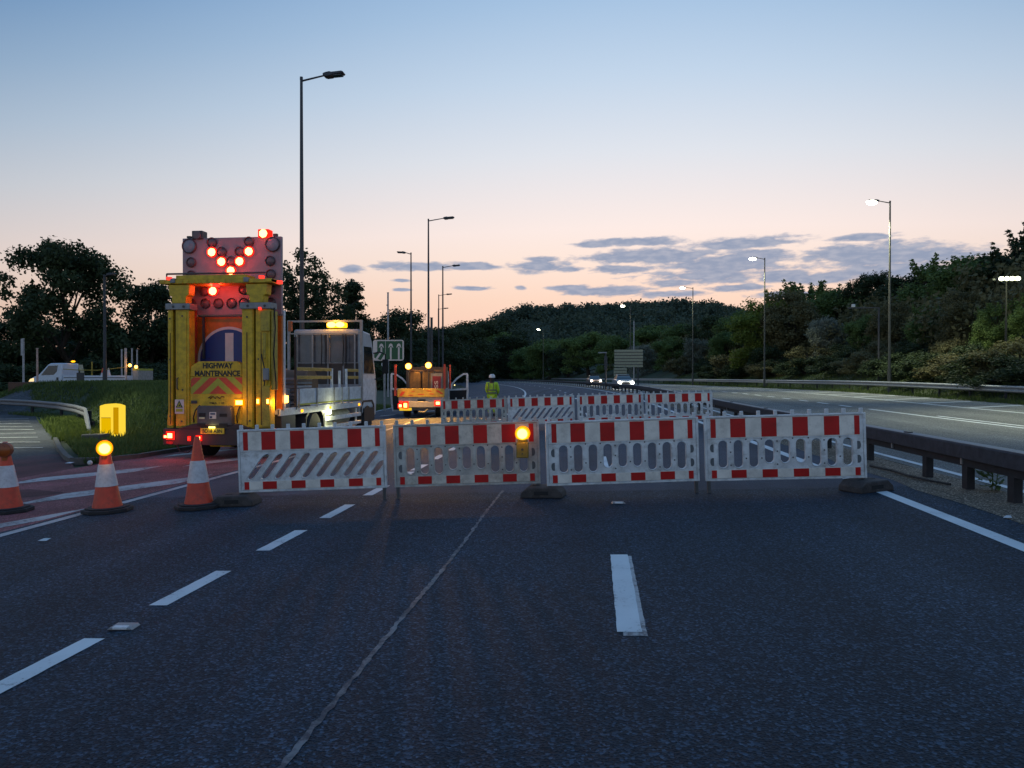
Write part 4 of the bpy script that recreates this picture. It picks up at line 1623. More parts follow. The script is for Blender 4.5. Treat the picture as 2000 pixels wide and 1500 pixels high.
M_lip = pm('yellow_edge', (0.42, 0.30, 0.03), 0.5, var=0.3, dirt=(0.1, 0.07, 0.03), dirt_amt=0.6)
M_slotdk = pm('column_slot', (0.06, 0.025, 0.015), 0.7)
# crash-cushion columns: folded channel sections with a dark slot
for (ua, us0, us1, ub, foot) in [(321, 331, 337, 365, -1), (474, 497.5, 502, 531, 1)]:
    c = MB()
    c.b2(tx(ua), tx(us0), .0, .26, tz(835), tz(600))
    c.b2(tx(us1), tx(ub), .0, .26, tz(835), tz(600))
    c.b2(tx(us1) + .06, tx(ub) - .06, -.02, -.001, tz(832), tz(606))
    c.b2(tx(ua) + .02, tx(us0) - .02, -.015, -.001, tz(832), tz(606))
    c.prism([(tx(ua) - .05, tz(835)), (tx(ua) - .002, tz(835)), (tx(ua) - .002, tz(790))], 'y', 0.02, .24)
    col_ = part('cushion_column', c, M_yellow, tr, bevel=.012)
    part('slot', MB().b2(tx(us0), tx(us1), .1, .25, tz(834), tz(601)), M_slotdk, col_)
    for uu in ((326,) if foot < 0 else (484, 513)):
        part('slot', MB().b2(tx(uu), tx(uu + 1.4), -.024, -.012, tz(828), tz(648)), M_slotdk, col_)
    cp = MB()
    m_ = (ua + ub) / 2
    cp.prism([(tx(m_ - 14), tz(590)), (tx(m_ + 14), tz(590)), (tx(m_ + 15), tz(576)), (tx(m_ + 20), tz(574)), (tx(m_ + 22), tz(553)), (tx(m_ - 22), tz(553)), (tx(m_ - 20), tz(574)), (tx(m_ - 15), tz(576))], 'y', .02, .3)
    part('column_head', cp, M_yellow, tr, bevel=.015)
    cl_ = part('clamp', MB().b2(tx(ua) - .03, tx(ub) + .05, -.06, .3, tz(602.5), tz(590.5)), M_grey, tr, bevel=.01)
    part('bolt', MB().cyl((tx(ua) + .17, -.075, tz(597)), (tx(ua) + .17, -.055, tz(597)), .03, n=8).cyl((tx(ub) - .1, -.075, tz(597)), (tx(ub) - .1, -.055, tz(597)), .03, n=8), M_dark, cl_)
tb = MB()
tb.b2(tx(305), tx(535), -.02, .6, tz(551.5), tz(544))
tb.b2(tx(338), tx(482), .0, .5, tz(543.8), tz(535))
for i in range(9):
    tb.b2(tx(353 + 12.6 * i) - .01, tx(353 + 12.6 * i) + .01, -.035, -.021, tz(551), tz(544))
for u in (305, 524):
    tb.b2(tx(u), tx(u + 11), -.03, .62, tz(550), tz(543.5))
part('cushion_top_beam', tb, M_yellow, tr, bevel=.008)
for u in (328, 479):
    part('beam_bracket', MB().b2(tx(u), tx(u + 10), -.05, .1, tz(550), tz(541)), M_grey, tr, bevel=.008)
part('guard_wire', MB().cyl((tx(314), .1, tz(531)), (tx(518), .1, tz(531)), .022).cyl((tx(314), .1, tz(531)), (tx(314), .1, tz(544)), .018), M_dark, tr)
for u in (324, 514):
    mk = part('marker_lamp', MB().b2(tx(u) - .05, tx(u) + .05, -.03, .05, tz(543.3), tz(538)), EM_redsoft, tr)
part('marker_lamp', MB().b2(tx(538), tx(547), .2, .28, tz(552), tz(546)), EM_redsoft, tr)
part('marker_lamp', MB().b2(tx(511), tx(515.5), -.09, -.04, tz(605), tz(600)), EM_redsoft, tr)
# side furniture on the right column
sf = MB()
sf.b2(tx(514), tx(532), -.06, -.002, tz(646), tz(606))
sf.b2(tx(533), tx(536), .0, .3, tz(760), tz(606))
sf.b2(tx(518), tx(524), -.05, -.002, tz(700), tz(650))
sf.b2(tx(516), tx(531), -.05, -.002, tz(832), tz(752))
part('side_bracket', sf, M_lip, tr, bevel=.01)
part('junction_box', MB().b2(tx(520), tx(532), -.12, -.055, tz(741), tz(718)), M_grey, tr, bevel=.015)
part('cable', MB().tube([(tx(516), -.07, tz(690)), (tx(520), -.09, tz(705)), (tx(523), -.10, tz(717)), (tx(524), -.1, tz(742)), (tx(522), -.08, tz(752))], .014, 6), M_black, tr)
# middle panel between the columns
cpn = MB()
cpn.b2(tx(366), tx(473), .12, .5, tz(834), tz(734.5), 0)
cpn.prism([(tx(366), tz(734)), (tx(473), tz(734)), (tx(473), tz(711)), (tx(462), tz(704)), (tx(384), tz(704)), (tx(368), tz(714))], 'y', .12, .3, 0)
mp_ = part('cushion_panel', cpn, M_yellow, tr, (-.01, -.09, 0), bevel=.008)
M_chr = pm('chevron_red', (0.55, 0.06, 0.02), 0.4, var=0.15)
M_chy = pm('chevron_lime', (0.36, 0.36, 0.03), 0.4, var=0.15)
cv_ = MB()
xa, xb, za, zb_ = tx(368.5), tx(474), tz(768), tz(735.5)
cv_.b2(xa, xb, .112, .119, za, zb_, 1)
xm = tx(424.5)
wv = .33


def clipx(poly):
    """clip a polygon (x,z) to the plate rectangle"""
    def cut(pl, f):
        out = []
        for i in range(len(pl)):
            a, b_ = pl[i], pl[(i + 1) % len(pl)]
            fa, fb_ = f(a), f(b_)
            if fa >= 0:
                out.append(a)
            if fa * fb_ < 0:
                t = fa / (fa - fb_)
                out.append((a[0] + (b_[0] - a[0]) * t, a[1] + (b_[1] - a[1]) * t))
        return out
    for f in (lambda p: p[0] - xa, lambda p: xb - p[0], lambda p: p[1] - za, lambda p: zb_ - p[1]):
        if len(poly) > 2:
            poly = cut(poly, f)
    return poly


for k in range(-1, 4):
    apex = zb_ - 0.30 + k * .37 - .08
    for s in (-1, 1):
        pl = [(xm, apex), (xm, apex + .19), (xm + s * 1.0, apex + .19 - .9), (xm + s * 1.0, apex - .9)]
        pl = clipx(pl)
        if len(pl) > 2:
            cv_.poly([(x, .1105, z) for x, z in pl], 0)
part('chevron_plate', cv_, [M_chr, M_chy], mp_)
M_ink = pm('black_lettering', (0.012, 0.012, 0.012), 0.5, var=0.1)
part('lettering', text_mesh('HIGHWAY', tx(455) - tx(392.5), .135, M_ink, bold=.045), None, mp_, ((tx(424)), .1185, tz(712.6)), FACE_BACK)
part('lettering', text_mesh('MAINTENANCE', tx(471) - tx(377), .135, M_ink, bold=.04), None, mp_, ((tx(423)), .1185, tz(727.6)), FACE_BACK)
part('lettering', text_mesh('TMA 110', tx(437) - tx(406), .05, M_ink, bold=.01), None, mp_, (tx(421), .118, tz(786)), FACE_BACK)
sig = MB()
sp_ = [(404, 776), (411, 772), (408, 778), (414, 773), (419, 777), (422, 773), (428, 777), (432, 773), (437, 774)]
sig.tube([(tx(u), .117, tz(v)) for u, v in sp_], .012, 5)
part('emblem', sig, pm('emblem_brown', (0.12, 0.02, 0.01), 0.5), mp_)
part('handle_slot', MB().b2(tx(369), tx(381), .105, .119, tz(787), tz(781)), M_dark, mp_)
# warning label
lb = part('warning_label', MB().b2(tx(336.5), tx(355), -.03, -.0215, tz(807), tz(779)), M_signwhite, tr)
tri = MB().poly([(tx(338), -.0315, tz(795)), (tx(353), -.0315, tz(795)), (tx(345.5), -.0315, tz(780.5))], 0)
tri.poly([(tx(341), -.033, tz(793.5)), (tx(350), -.033, tz(793.5)), (tx(345.5), -.033, tz(784))], 1)
tri.add(*(lambda m: (m.v, m.f))(MB().cyl((tx(346), -.0345, tz(790.5)), (tx(346), -.0335, tz(790.5)), .022, n=10)), 0)
part('warning_triangle', tri, [M_ink, M_chy], lb)
part('caption', MB().b2(tx(338.5), tx(352.5), -.033, -.0305, tz(803), tz(797)), M_chy, lb)
# control pod, bumper, plate, lower box
part('rear_pod', MB().prism([(tx(386), tz(829)), (tx(458), tz(829)), (tx(456), tz(793)), (tx(450), tz(791)), (tx(388), tz(791)), (tx(386), tz(797))], 'y', -.12, .10), pm('pod_grey', (0.085, 0.08, 0.085), 0.55), tr, bevel=.02)
for (ua, ub, va, vb_) in [(387, 403, 831, 825), (432, 449, 831, 825), (390, 404, 812, 805), (433, 448, 812, 806)]:
    part('pod_recess', MB().b2(tx(ua), tx(ub), -.13, -.121, tz(va), tz(vb_)), M_black, tr)
part('pod_reflector', MB().b2(tx(391), tx(402.5), -.135, -.131, tz(816.5), tz(813)), pm('pale_reflector', (0.5, 0.5, 0.3), 0.3), tr)
stk = part('sticker', MB().b2(tx(412), tx(426), -.128, -.121, tz(816), tz(803)), M_signwhite, tr)
part('sticker_print', MB().b2(tx(414), tx(424), -.131, -.129, tz(808), tz(805)).b2(tx(413), tx(418), -.131, -.129, tz(815), tz(811)), pm('blue_print', (0.02, 0.05, 0.12), 0.5), stk)
bm_ = MB()
bm_.b2(tx(315), tx(543), -.1, .4, tz(868), tz(836))
bm_.prism([(tx(345), tz(836)), (tx(500), tz(836)), (tx(468), tz(826)), (tx(378), tz(826))], 'y', -.1, .2)
part('bumper', bm_, pm('bumper_maroon_grey', (0.035, 0.024, 0.026), 0.6, dirt=(0.04, 0.03, 0.03)), tr, bevel=.012)
npl = part('number_plate', MB().b2(tx(393.5), tx(442), -.125, -.105, tz(845.5), tz(834.5)), pm('plate_yellow', (0.62, 0.46, 0.03), 0.4, var=0.1), tr)
part('lettering', text_mesh('BD18 ABN', tx(438) - tx(398), .085, M_ink, bold=.015), None, npl, (tx(418), -.127, tz(840)), FACE_BACK)
part('plate_lamp', MB().b2(tx(412), tx(424), -.16, -.13, tz(834.3), tz(831)), em('plate_lamp_lit', (1, .85, .2), 3), tr)
lamp('bulb', tr, (tx(418), -.2, tz(833)), .5, (1, .85, .3), .02)
part('lower_box', MB().b2(tx(408), tx(453), -.05, .3, tz(871), tz(849)), M_yellow, tr, bevel=.03)
part('box_slot', MB().b2(tx(422), tx(438), -.056, -.051, tz(864.5), tz(862)), M_dark, tr)
# rear lamps
for (u, v, w_, h_, m_) in [(331, 849.5, 9, 9, EM_red), (321.5, 851.5, 5, 4, EM_red), (390, 854, 6.5, 6, EM_red), (370, 855, 3, 5, EM_redsoft), (537, 850, 8, 8, EM_red)]:
    hs = part('tail_lamp', MB().b2(tx(u - w_ * .9), tx(u + w_ * .9), -.135, -.101, tz(v + h_ * .9), tz(v - h_ * .9)), EM_redhalo, tr)
    part('lens', MB().b2(tx(u - w_ / 2), tx(u + w_ / 2), -.145, -.136, tz(v + h_ / 2), tz(v - h_ / 2)), m_, hs)
lamp('bulb', tr, (tx(330), -.35, tz(852)), 4, RED_L, .05)
lamp('bulb', tr, (tx(390), -.3, tz(854)), 2, RED_L, .04)
for (u, v, w_) in [(470, 784.5, 13), (508, 782, 4), (528, 782, 4)]:
    hs = part('flasher', MB().b2(tx(u - w_ * .75), tx(u + w_ * .75), -.05, -.022, tz(v + 6.5), tz(v - 6.5)), EM_amberhalo, tr)
    part('lens', MB().b2(tx(u - w_ / 2), tx(u + w_ / 2), -.06, -.051, tz(v + 4), tz(v - 4)), EM_amber, hs)
lamp('bulb', tr, (tx(470), -.28, tz(785)), 4, AMB_L, .05)
lamp('bulb', tr, (tx(540), .2, tz(785)), 8, AMB_L, .05)

# hoses, chains and wear on the rear
for pts_ in ([(tx(372), .1, tz(834)), (tx(374), -.02, tz(815)), (tx(380), -.05, tz(800)), (tx(388), -.02, tz(790))],
             [(tx(462), .1, tz(834)), (tx(464), -.04, tz(812)), (tx(468), -.04, tz(798)), (tx(470), .0, tz(791))],
             [(tx(344), -.11, tz(868)), (tx(352), -.13, tz(880)), (tx(368), -.12, tz(882)), (tx(378), -.05, tz(872))],
             [(tx(536), .1, tz(600)), (tx(540), .05, tz(640)), (tx(537), .04, tz(690)), (tx(541), .06, tz(750)), (tx(538), .1, tz(800))]):
    part('hose', MB().tube(pts_, .016, 6), M_black, tr)
for u, v in ((326, 620), (326, 700), (326, 812), (352, 615), (352, 760), (485, 618), (490, 820), (508, 700), (519, 742), (350, 822)):
    part('bolt', MB().cyl((tx(u), -.026, tz(v)), (tx(u), -.014, tz(v)), .022, n=8), M_dark, tr)
part('grab_handle', MB().tube([(tx(343), -.002, tz(760)), (tx(343), -.07, tz(758)), (tx(343), -.07, tz(738)), (tx(343), -.002, tz(736))], .015, 6), M_dark, tr)
for u in (322, 519):
    part('reflector', MB().b2(tx(u), tx(u + 14), -.108, -.1005, tz(866), tz(861)), pm('red_reflector', (0.3, 0.02, 0.02), 0.3), tr)

# arrow board
YB = 0.62


def bx(u):
    return (u - 449) / 80.3


def bz(v):
    return (737 - v) / 80.3 + 1.92


M_board = pm('arrow_board_grey', (0.30, 0.20, 0.22), 0.5, var=0.12)
M_lampoff = pm('board_lamp_unlit', (0.12, 0.075, 0.085), 0.3, var=0.2)
ab = part('arrow_board', MB().b2(bx(348), bx(551), YB, YB + .1, bz(615), bz(463.5)), M_board, tr, bevel=.012)
LAMPS_LIT = [(410, 492), (486, 492), (430, 511), (467, 511), (449, 529), (412, 568)]
LAMPS_OFF = [(367, 511, 9), (529, 511, 9), (410, 473, 9), (486, 473, 9), (430, 492, 9), (467, 492, 9), (449, 511, 9), (530, 537, 9), (530, 566, 9), (530, 592, 9), (367, 537, 9),
             (393, 568, 9), (396, 592, 9), (423, 592, 9), (450, 592, 9), (475, 592, 9), (475, 566, 9), (367, 566, 9), (367, 592, 9)]
for (u, v) in LAMPS_LIT:
    rim = part('arrow_lamp', MB().lathe([(.125, -.005), (.125, -.05), (.108, -.062), (.10, -.03)], 24, axis='y', c=(bx(u), YB, bz(v))), EM_redhalo, ab)
    part('lens', MB().lathe([(.001, -.048), (.099, -.045), (.103, -.02)], 7, axis='y', c=(bx(u), YB, bz(v))), EM_red, rim)
    lamp('bulb', rim, (bx(u), YB - .12, bz(v)), 3.2, RED_L, .03)
for (u, v, r_) in LAMPS_OFF:
    rim = part('arrow_lamp', MB().lathe([(.125, -.005), (.125, -.04), (.108, -.055), (.1, -.03)], 24, axis='y', c=(bx(u), YB, bz(v))), pm('lamp_rim_dark', (0.07, 0.045, 0.05), 0.5), ab, smooth=True)
    part('lens', MB().lathe([(.001, -.052), (.06, -.046), (.1, -.03)], 20, axis='y', c=(bx(u), YB, bz(v))), M_lampoff, rim, smooth=True)
for u in (363, 534):
    rim = part('arrow_lamp', MB().lathe([(.185, -.005), (.185, -.04), (.165, -.055), (.155, -.03)], 28, axis='y', c=(bx(u), YB, bz(479))), pm('lamp_rim_dark', (0.07, 0.045, 0.05), 0.5), ab, smooth=True)
    part('lens', MB().lathe([(.001, -.055), (.09, -.05), (.157, -.03)], 28, axis='y', c=(bx(u), YB, bz(479))), pm('big_lens_unlit', (0.24, 0.21, 0.25), 0.35), rim, smooth=True)
for (u, lit) in ((380.5, False), (516, True)):
    hs = part('beacon', MB().b2(bx(u - 11), bx(u + 11), YB - .05, YB + .2, bz(466), bz(449.5)), EM_redhalo if lit else M_dark, tr, bevel=.015)
    part('lens', MB().lathe([(.001, -.075), (.098, -.07), (.105, -.051)], 7 if lit else 18, axis='y', c=(bx(u), YB, bz(458))), EM_red if lit else M_lampoff, hs)
    if lit:
        lamp('bulb', hs, (bx(u), YB - .2, bz(458)), 2.5, RED_L, .04)
part('hinge_stub', MB().b2(bx(357), bx(365), YB, YB + .08, bz(463), bz(459)).b2(bx(534), bx(542), YB, YB + .08, bz(463), bz(458)), M_dark, tr)
M_orange = pm('board_orange', (0.52, 0.13, 0.01), 0.45, var=0.2)
lbd = part('lower_board', MB().b2(bx(352), bx(551), YB + .02, YB + .1, bz(800), bz(617)), M_orange, tr, bevel=.01)
dc = MB()
dcx, dcz = bx(443), bz(702)
dc.lathe([(.80, -.012), (.80, -.002)], 48, axis='y', c=(dcx, YB + .02, dcz))
part('disc_border', dc, M_signwhite, lbd)
part('direction_disc', MB().lathe([(.735, -.018), (.735, -.013)], 48, axis='y', c=(dcx, YB + .02, dcz)), pm('sign_blue', (0.012, 0.03, 0.17), 0.4, var=0.1), lbd)
part('direction_arrow', MB().b2(bx(436), bx(453), YB - .004, YB + .001, bz(760), bz(650)), M_signwhite, lbd)
part('board_strut', MB().b2(bx(372), bx(379), YB - .12, YB - .01, bz(760), bz(600)), pm('strut_red', (0.35, 0.05, 0.02), 0.5), tr)
part('board_strut', MB().b2(bx(393), bx(396), YB - .10, YB - .03, bz(700), bz(618)).b2(bx(383), bx(480), YB - .05, YB - .03, bz(619), bz(616)), M_dark, tr)
lamp('bulb', tr, (tx(418), .18, tz(558)), 13, RED_L, .05)
part('inner_beacon', MB().b2(tx(409), tx(420), .1, .2, tz(557), tz(551.8)), EM_redsoft, tr)

# chassis, bed, dropsides
ch = MB()
ch.b2(-1.2, 1.2, .62, 6.9, 1.02, 1.14, 0)
ch.b2(-.45, -.3, .5, 8.3, .62, 1.01, 1)
ch.b2(.3, .45, .5, 8.3, .62, 1.01, 1)
part('bed', ch, [M_white_paint, M_dark], tr)
for (ya_, yb_) in ((1.62, 4.3), (4.34, 5.6), (5.64, 6.95)):
    for xx in (1.24, -1.24):
        part('dropside', MB().b2(xx - .02, xx + .02, ya_, yb_, 1.20, 1.63), M_white_paint, tr, bevel=.006)
for y in (1.7, 2.95, 4.32, 5.0, 5.62, 6.85):
    part('dropside_latch', MB().b2(1.262, 1.285, y - .02, y + .02, 1.13, 1.64), M_galv, tr)
part('side_stripe', MB().b2(1.262, 1.266, 1.65, 6.93, 1.205, 1.245), M_chy, tr)
part('side_rail', MB().b2(1.16, 1.24, .62, 7.0, .98, 1.16), M_white_paint, tr, bevel=.008)
for y in (1.95, 4.05, 6.7):
    part('side_marker', MB().b2(1.242, 1.26, y - .06, y + .06, 1.02, 1.09), EM_ambersoft, tr)
part('flasher', MB().b2(1.15, 1.35, .75, .85, 1.30, 1.48), EM_amber, tr, bevel=.02)
part('rear_locker', MB().b2(.85, 1.24, .68, 1.55, .35, 1.0), M_dark, tr, bevel=.02)
# stakes and handrails of the bed
part('stake', MB().b2(1.13, 1.28, .74, .84, 1.1, 3.55), M_white_paint, tr, bevel=.008)
part('stake', MB().b2(1.2, 1.25, 1.56, 1.61, 1.1, 2.95), M_dark, tr)
for y in (4.28, 4.95, 5.55):
    part('rail_post', MB().b2(1.18, 1.235, y - .05, y + .05, 1.18, 2.18 if y != 4.95 else 2.12), M_white_paint, tr, bevel=.006)
for z in (1.92, 2.14):
    for ya_, yb_ in ((1.62, 4.22), (5.61, 6.7)):
        part('handrail', MB().b2(1.19, 1.23, ya_, yb_, z - .045, z + .045), pm('handrail_yellow', (0.42, 0.25, 0.04), 0.5, var=0.3), tr, bevel=.01)
hf = MB()
for x in (-1.22, 1.22):
    hf.b2(x - .04, x + .04, 6.98, 7.06, 1.14, 3.78)
hf.b2(-1.18, 1.18, 7.0, 7.05, 3.72, 3.78)
hf.b2(-1.18, 1.18, 7.0, 7.05, 3.33, 3.37)
hf.b2(-1.18, 1.18, 7.0, 7.04, 1.14, 1.7)
for x in (-.95, -.42, .1, .62, 1.0):
    hf.b2(x - .02, x + .02, 7.0, 7.04, 1.7, 3.33)
part('headboard', hf, M_galv, tr)
for x in (-.1, .05, .62, .72):
    part('strap', MB().tube([(x, 6.97, 3.32), (x + .02, 6.95, 2.9), (x, 6.96, 2.3)], .018, 5), M_black, tr)
# cab
cabm = MB()
cabm.prism([(7.15, .75), (9.0, .6), (9.12, 1.5), (8.98, 2.0), (8.55, 3.15), (8.3, 3.42), (7.15, 3.5)], 'x', -1.12, 1.12)
cab = part('cab', cabm, pm('cab_white', (0.40, 0.42, 0.45), 0.4, var=0.2, scale=2, dirt=(0.25, 0.22, 0.2)), tr, bevel=.06)
part('back_panel', MB().b2(-1.08, 1.08, 7.11, 7.149, 1.2, 2.38), pm('cab_back_dark', (0.05, 0.04, 0.035), 0.6), cab, bevel=.01)
part('rear_window', MB().b2(-1.06, .1, 7.12, 7.149, 2.42, 3.32).b2(.14, 1.06, 7.12, 7.149, 2.42, 3.32), pm('tinted_rear_glass', (0.06, 0.065, 0.085), 0.22, var=0.5, scale=2.2, spec=0.8), cab)
part('side_window', MB().prism([(7.6, 2.05), (8.75, 2.05), (8.45, 2.95), (7.6, 2.95)], 'x', 1.1205, 1.126), M_glass, cab)
part('door', MB().prism([(7.5, .95), (8.85, .95), (8.85, 2.0), (7.5, 2.0)], 'x', 1.1205, 1.128), M_white_paint, cab)
part('cab_step', MB().b2(1.0, 1.16, 7.5, 8.6, .45, .9), M_black, tr)
mi = part('mirror', MB().b2(1.36, 1.58, 8.9, 8.98, 2.05, 2.55), M_black, tr, bevel=.03)
part('mirror_arm', MB().tube([(1.1, 8.75, 2.75), (1.3, 8.9, 2.8), (1.47, 8.94, 2.72), (1.47, 8.94, 2.5)], .025, 6).tube([(1.1, 8.8, 1.85), (1.3, 8.9, 1.9), (1.45, 8.94, 2.1)], .02, 6), M_black, mi)
lbz = part('light_bar', MB().b2(-.02, .62, 7.2, 7.45, 3.55, 3.72), EM_ambersoft, tr, bevel=.03)
part('lens', MB().ball((.16, 7.18, 3.645), .115, s=(1.3, .9, .75)).ball((.45, 7.18, 3.645), .115, s=(1.3, .9, .75)), EM_amber, lbz)
lamp('bulb', tr, (.3, 6.7, 3.9), 26, AMB_L, .08)
part('grab_lamp', MB().b2(-1.2, -1.08, 6.9, 6.97, 3.42, 3.75), M_amber_off, tr)
# wheels
def wheel(parent, x, y, z, r, w_, hub=M_grey):
    t_ = part('wheel', MB().lathe([(r * .62, -w_ / 2), (r * .9, -w_ / 2), (r, -w_ / 2 + .04), (r, w_ / 2 - .04), (r * .9, w_ / 2), (r * .62, w_ / 2)], 32, axis='x'), M_black, parent, (x, y, z), smooth=True)
    s = 1 if x > 0 else -1
    part('rim', MB().lathe([(r * .615, s * (w_ / 2 - .005)), (r * .5, s * (w_ / 2 - .07)), (r * .25, s * (w_ / 2 - .06)), (r * .2, s * w_ / 2), (.001, s * w_ / 2)], 24, axis='x'), hub, t_, smooth=True)
    return t_


for x in (-1.0, 1.0):
    wheel(tr, x, 2.95, .5, .5, .46 if False else .42)
    wheel(tr, x, 7.95, .5, .5, .3)
for x in (-.75, .75):
    wheel(tr, x * .9, .75, .42, .42, .34)
part('mudguard', MB().prism([(2.3, .55), (2.36, .85), (2.55, 1.0), (3.35, 1.0), (3.55, .85), (3.6, .55), (3.64, .55), (3.6, .9), (3.4, 1.05), (2.5, 1.05), (2.3, .9), (2.26, .55)], 'x', .75, 1.22), M_dark, tr)
part('mudguard', MB().prism([(7.25, .5), (7.3, .95), (7.5, 1.1), (8.4, 1.1), (8.6, .95), (8.65, .5), (8.7, .5), (8.68, 1.0), (8.45, 1.16), (7.45, 1.16), (7.24, 1.0), (7.2, .5)], 'x', .75, 1.15), M_black, tr)
part('side_guard', MB().b2(1.14, 1.2, 3.75, 7.05, .68, .80).b2(1.14, 1.2, 3.75, 7.05, .44, .54).b2(1.1, 1.139, 3.9, 4.0, .4, .95).b2(1.1, 1.139, 6.7, 6.8, .4, .95), M_white_paint, tr, bevel=.008)
part('tank', MB().b2(.55, 1.08, 3.75, 4.75, .45, .97), pm('tank_cream', (0.45, 0.45, 0.33), 0.5), tr, bevel=.04)
part('tank', MB().cyl((.8, 5.0, .72), (.8, 6.4, .72), .26, n=20), pm('tank_cream', (0.45, 0.45, 0.33), 0.5), tr, smooth=True)
wlp = part('work_lamp', MB().b2(1.085, 1.15, 4.0, 4.3, .86, .99), M_dark, tr)
part('lens', MB().b2(1.151, 1.165, 3.97, 4.33, .87, .98).b2(1.05, 1.15, 3.975, 3.999, .87, .98), EM_white, wlp)
lamp('bulb', tr, (1.5, 3.95, .85), 16, (1, 1, .55), .05)
# load on the bed
lt_ = thing('cable_drum', 'round brown drum standing on the truck bed behind the dropside', 'drum', (TX - .3, TY + 5.2, TZ + 1.145))
part('drum', MB().cyl((-.5, 0, .5), (.5, 0, .5), .5, n=28), pm('drum_brown', (0.12, 0.06, 0.03), 0.7), lt_, smooth=True)
part('flange', MB().cyl((-.56, 0, .52), (-.5, 0, .52), .52, n=28).cyl((.5, 0, .52), (.56, 0, .52), .52, n=28), pm('drum_flange', (0.18, 0.10, 0.05), 0.7), lt_)
st_ = thing('sign_stack', 'stack of folded grey sign frames on the truck bed', 'sign frames', (TX + .85, TY + 2.3, TZ + 1.145))
for k in range(8):
    part('frame', MB().b2(-.3, .3, -.5 + .02 * k, .5 + .02 * k, .1 * k, .1 * k + .06), [M_grey, M_palepole][k % 2:][:1], st_, bevel=.01)
for k, (dx, dy, lab) in enumerate([(1.12, 1.25, 'orange cone standing upright on the truck bed beside the white stake'), (.75, 1.6, 'second orange cone on the truck bed, further in')]):
    o = thing('traffic_cone', lab, 'traffic cone', (TX + dx - .25, TY + dy, TZ + 1.145 + .5), 0, 'cones carried on the truck')
    part('body', MB().lathe([(.19, .0), (.165, .2), (.068, .79), (.035, .985), (.001, 1.0)], 20), M_cone, o, smooth=True)
    part('reflective_sleeve', MB().lathe([(.147, .361), (.149, .361), (.0995, .665), (.097, .665)], 20), M_sleeve, o)
    part('base', MB().b2(-.25, .25, -.25, .25, -.5, -.005), M_grey, o, bevel=.02)

# ------------------------------------------------------------------ small tipper truck with open doors
px_, py_ = -7.96, 33.6
t2 = thing('tipper_truck', 'small tipper truck with both cab doors open and amber beacons lit', 'truck', (px_, py_, zg(px_, py_) + .003), rz=0.13)


def qx(u):
    return (u - 822) / 44.0


def qz(v):
    return (821 - v) / 44.0


M_cream = pm('van_cream', (0.42, 0.38, 0.32), 0.5, var=0.2)
M_tgate = pm('tailgate_yellow', (0.50, 0.33, 0.05), 0.5, var=0.2)
tg = part('tailgate', MB().b2(qx(776), qx(868), 0, .05, qz(780), qz(763.5)), M_tgate, t2, bevel=.01)
cg = MB()
for (pts_) in ([(779, 778), (785, 778), (792, 769), (785, 769)], [(866, 774), (861, 774), (850, 767), (856, 767)], [(797, 777), (806, 777), (808, 775.5), (799, 775.5)], [(816, 775.5), (828, 775.5), (828, 774), (816, 774)],
               [(838, 774.5), (847, 775), (847, 773.5), (838, 773)], [(804, 770.5), (810, 769.5), (810, 768.5), (803, 769.2)], [(832, 768), (842, 769.5), (842, 768), (833, 767)]):
    cg.poly([(qx(u), -.004, qz(v)) for u, v in pts_])
part('chevron_marking', cg, M_chr, tg)
part('rear_beam', MB().b2(qx(780), qx(862), -.02, .3, qz(800), qz(789)).b2(qx(785), qx(862), .05, .25, qz(788.5), qz(781)), M_cream, t2, bevel=.01)
part('beam_recess', MB().b2(qx(815), qx(831), .03, .049, qz(788), qz(784.5)), M_dark, t2)
for (u, v, w_, h_, m_) in [(782, 797, 5, 5, EM_red), (792, 796, 6, 8, EM_amber), (855, 792, 7, 5.5, EM_red), (782.5, 789.5, 3, 2, EM_redsoft)]:
    hs = part('tail_lamp', MB().b2(qx(u - w_ * .95), qx(u + w_ * .95), -.06, -.021, qz(v + h_ * .95), qz(v - h_ * .95)), EM_redhalo, t2)
    part('lens', MB().b2(qx(u - w_ / 2), qx(u + w_ / 2), -.07, -.061, qz(v + h_ / 2), qz(v - h_ / 2)), m_, hs)
npl2 = part('number_plate', MB().b2(qx(780), qx(804), -.06, -.04, qz(806.5), qz(801)), em('plate_glow', (1, .62, .03), .8), t2)  # plate emits by itself, imitating light falling on it
part('chassis', MB().b2(-.45, .45, .2, 5.2, .42, .62).b2(qx(805), qx(850), -.0, .2, qz(806), qz(800.5)), M_dark, t2)
part('tow_bar', MB().tube([(-.1, -.1, .3), (.15, -.12, .25), (.3, 0, .4)], .03, 6), M_dark, t2)
for x in (-.72, .72):
    wheel(t2, x, .95, .34, .34, .28)
    wheel(t2, x, 4.45, .34, .34, .22)
part('tipper_body', MB().b2(-1.0, 1.0, .055, 2.9, .72, .93).b2(-1.02, -.98, .055, 2.9, .93, 1.3).b2(.98, 1.02, .055, 2.9, .93, 1.3), M_cream, t2)
M_redpost = pm('red_post', (0.42, 0.05, 0.03), 0.5, var=0.2)
part('corner_post', MB().b2(qx(770), qx(774), -.02, .06, qz(778), qz(717)), M_redpost, t2)
part('corner_post', MB().b2(qx(866), qx(870), .0, .07, qz(765), qz(716)), M_redpost, t2)
part('corner_post', MB().b2(qx(874), qx(877), 1.2, 1.27, qz(765), qz(716)), M_redpost, t2)
part('rack_bar', MB().b2(qx(800), qx(868), .3, .34, qz(730), qz(727)), pm('rack_brown', (0.10, 0.06, 0.04), 0.6), t2)
part('mesh_rack', MB().b2(-1.0, 1.0, 2.85, 2.9, .95, 2.3), pm('rack_brown', (0.10, 0.06, 0.04), 0.6), t2)
lo = thing('load_bag', 'tan bulging bag standing in the tipper body, left of two', 'bag', (0, 0, 0))
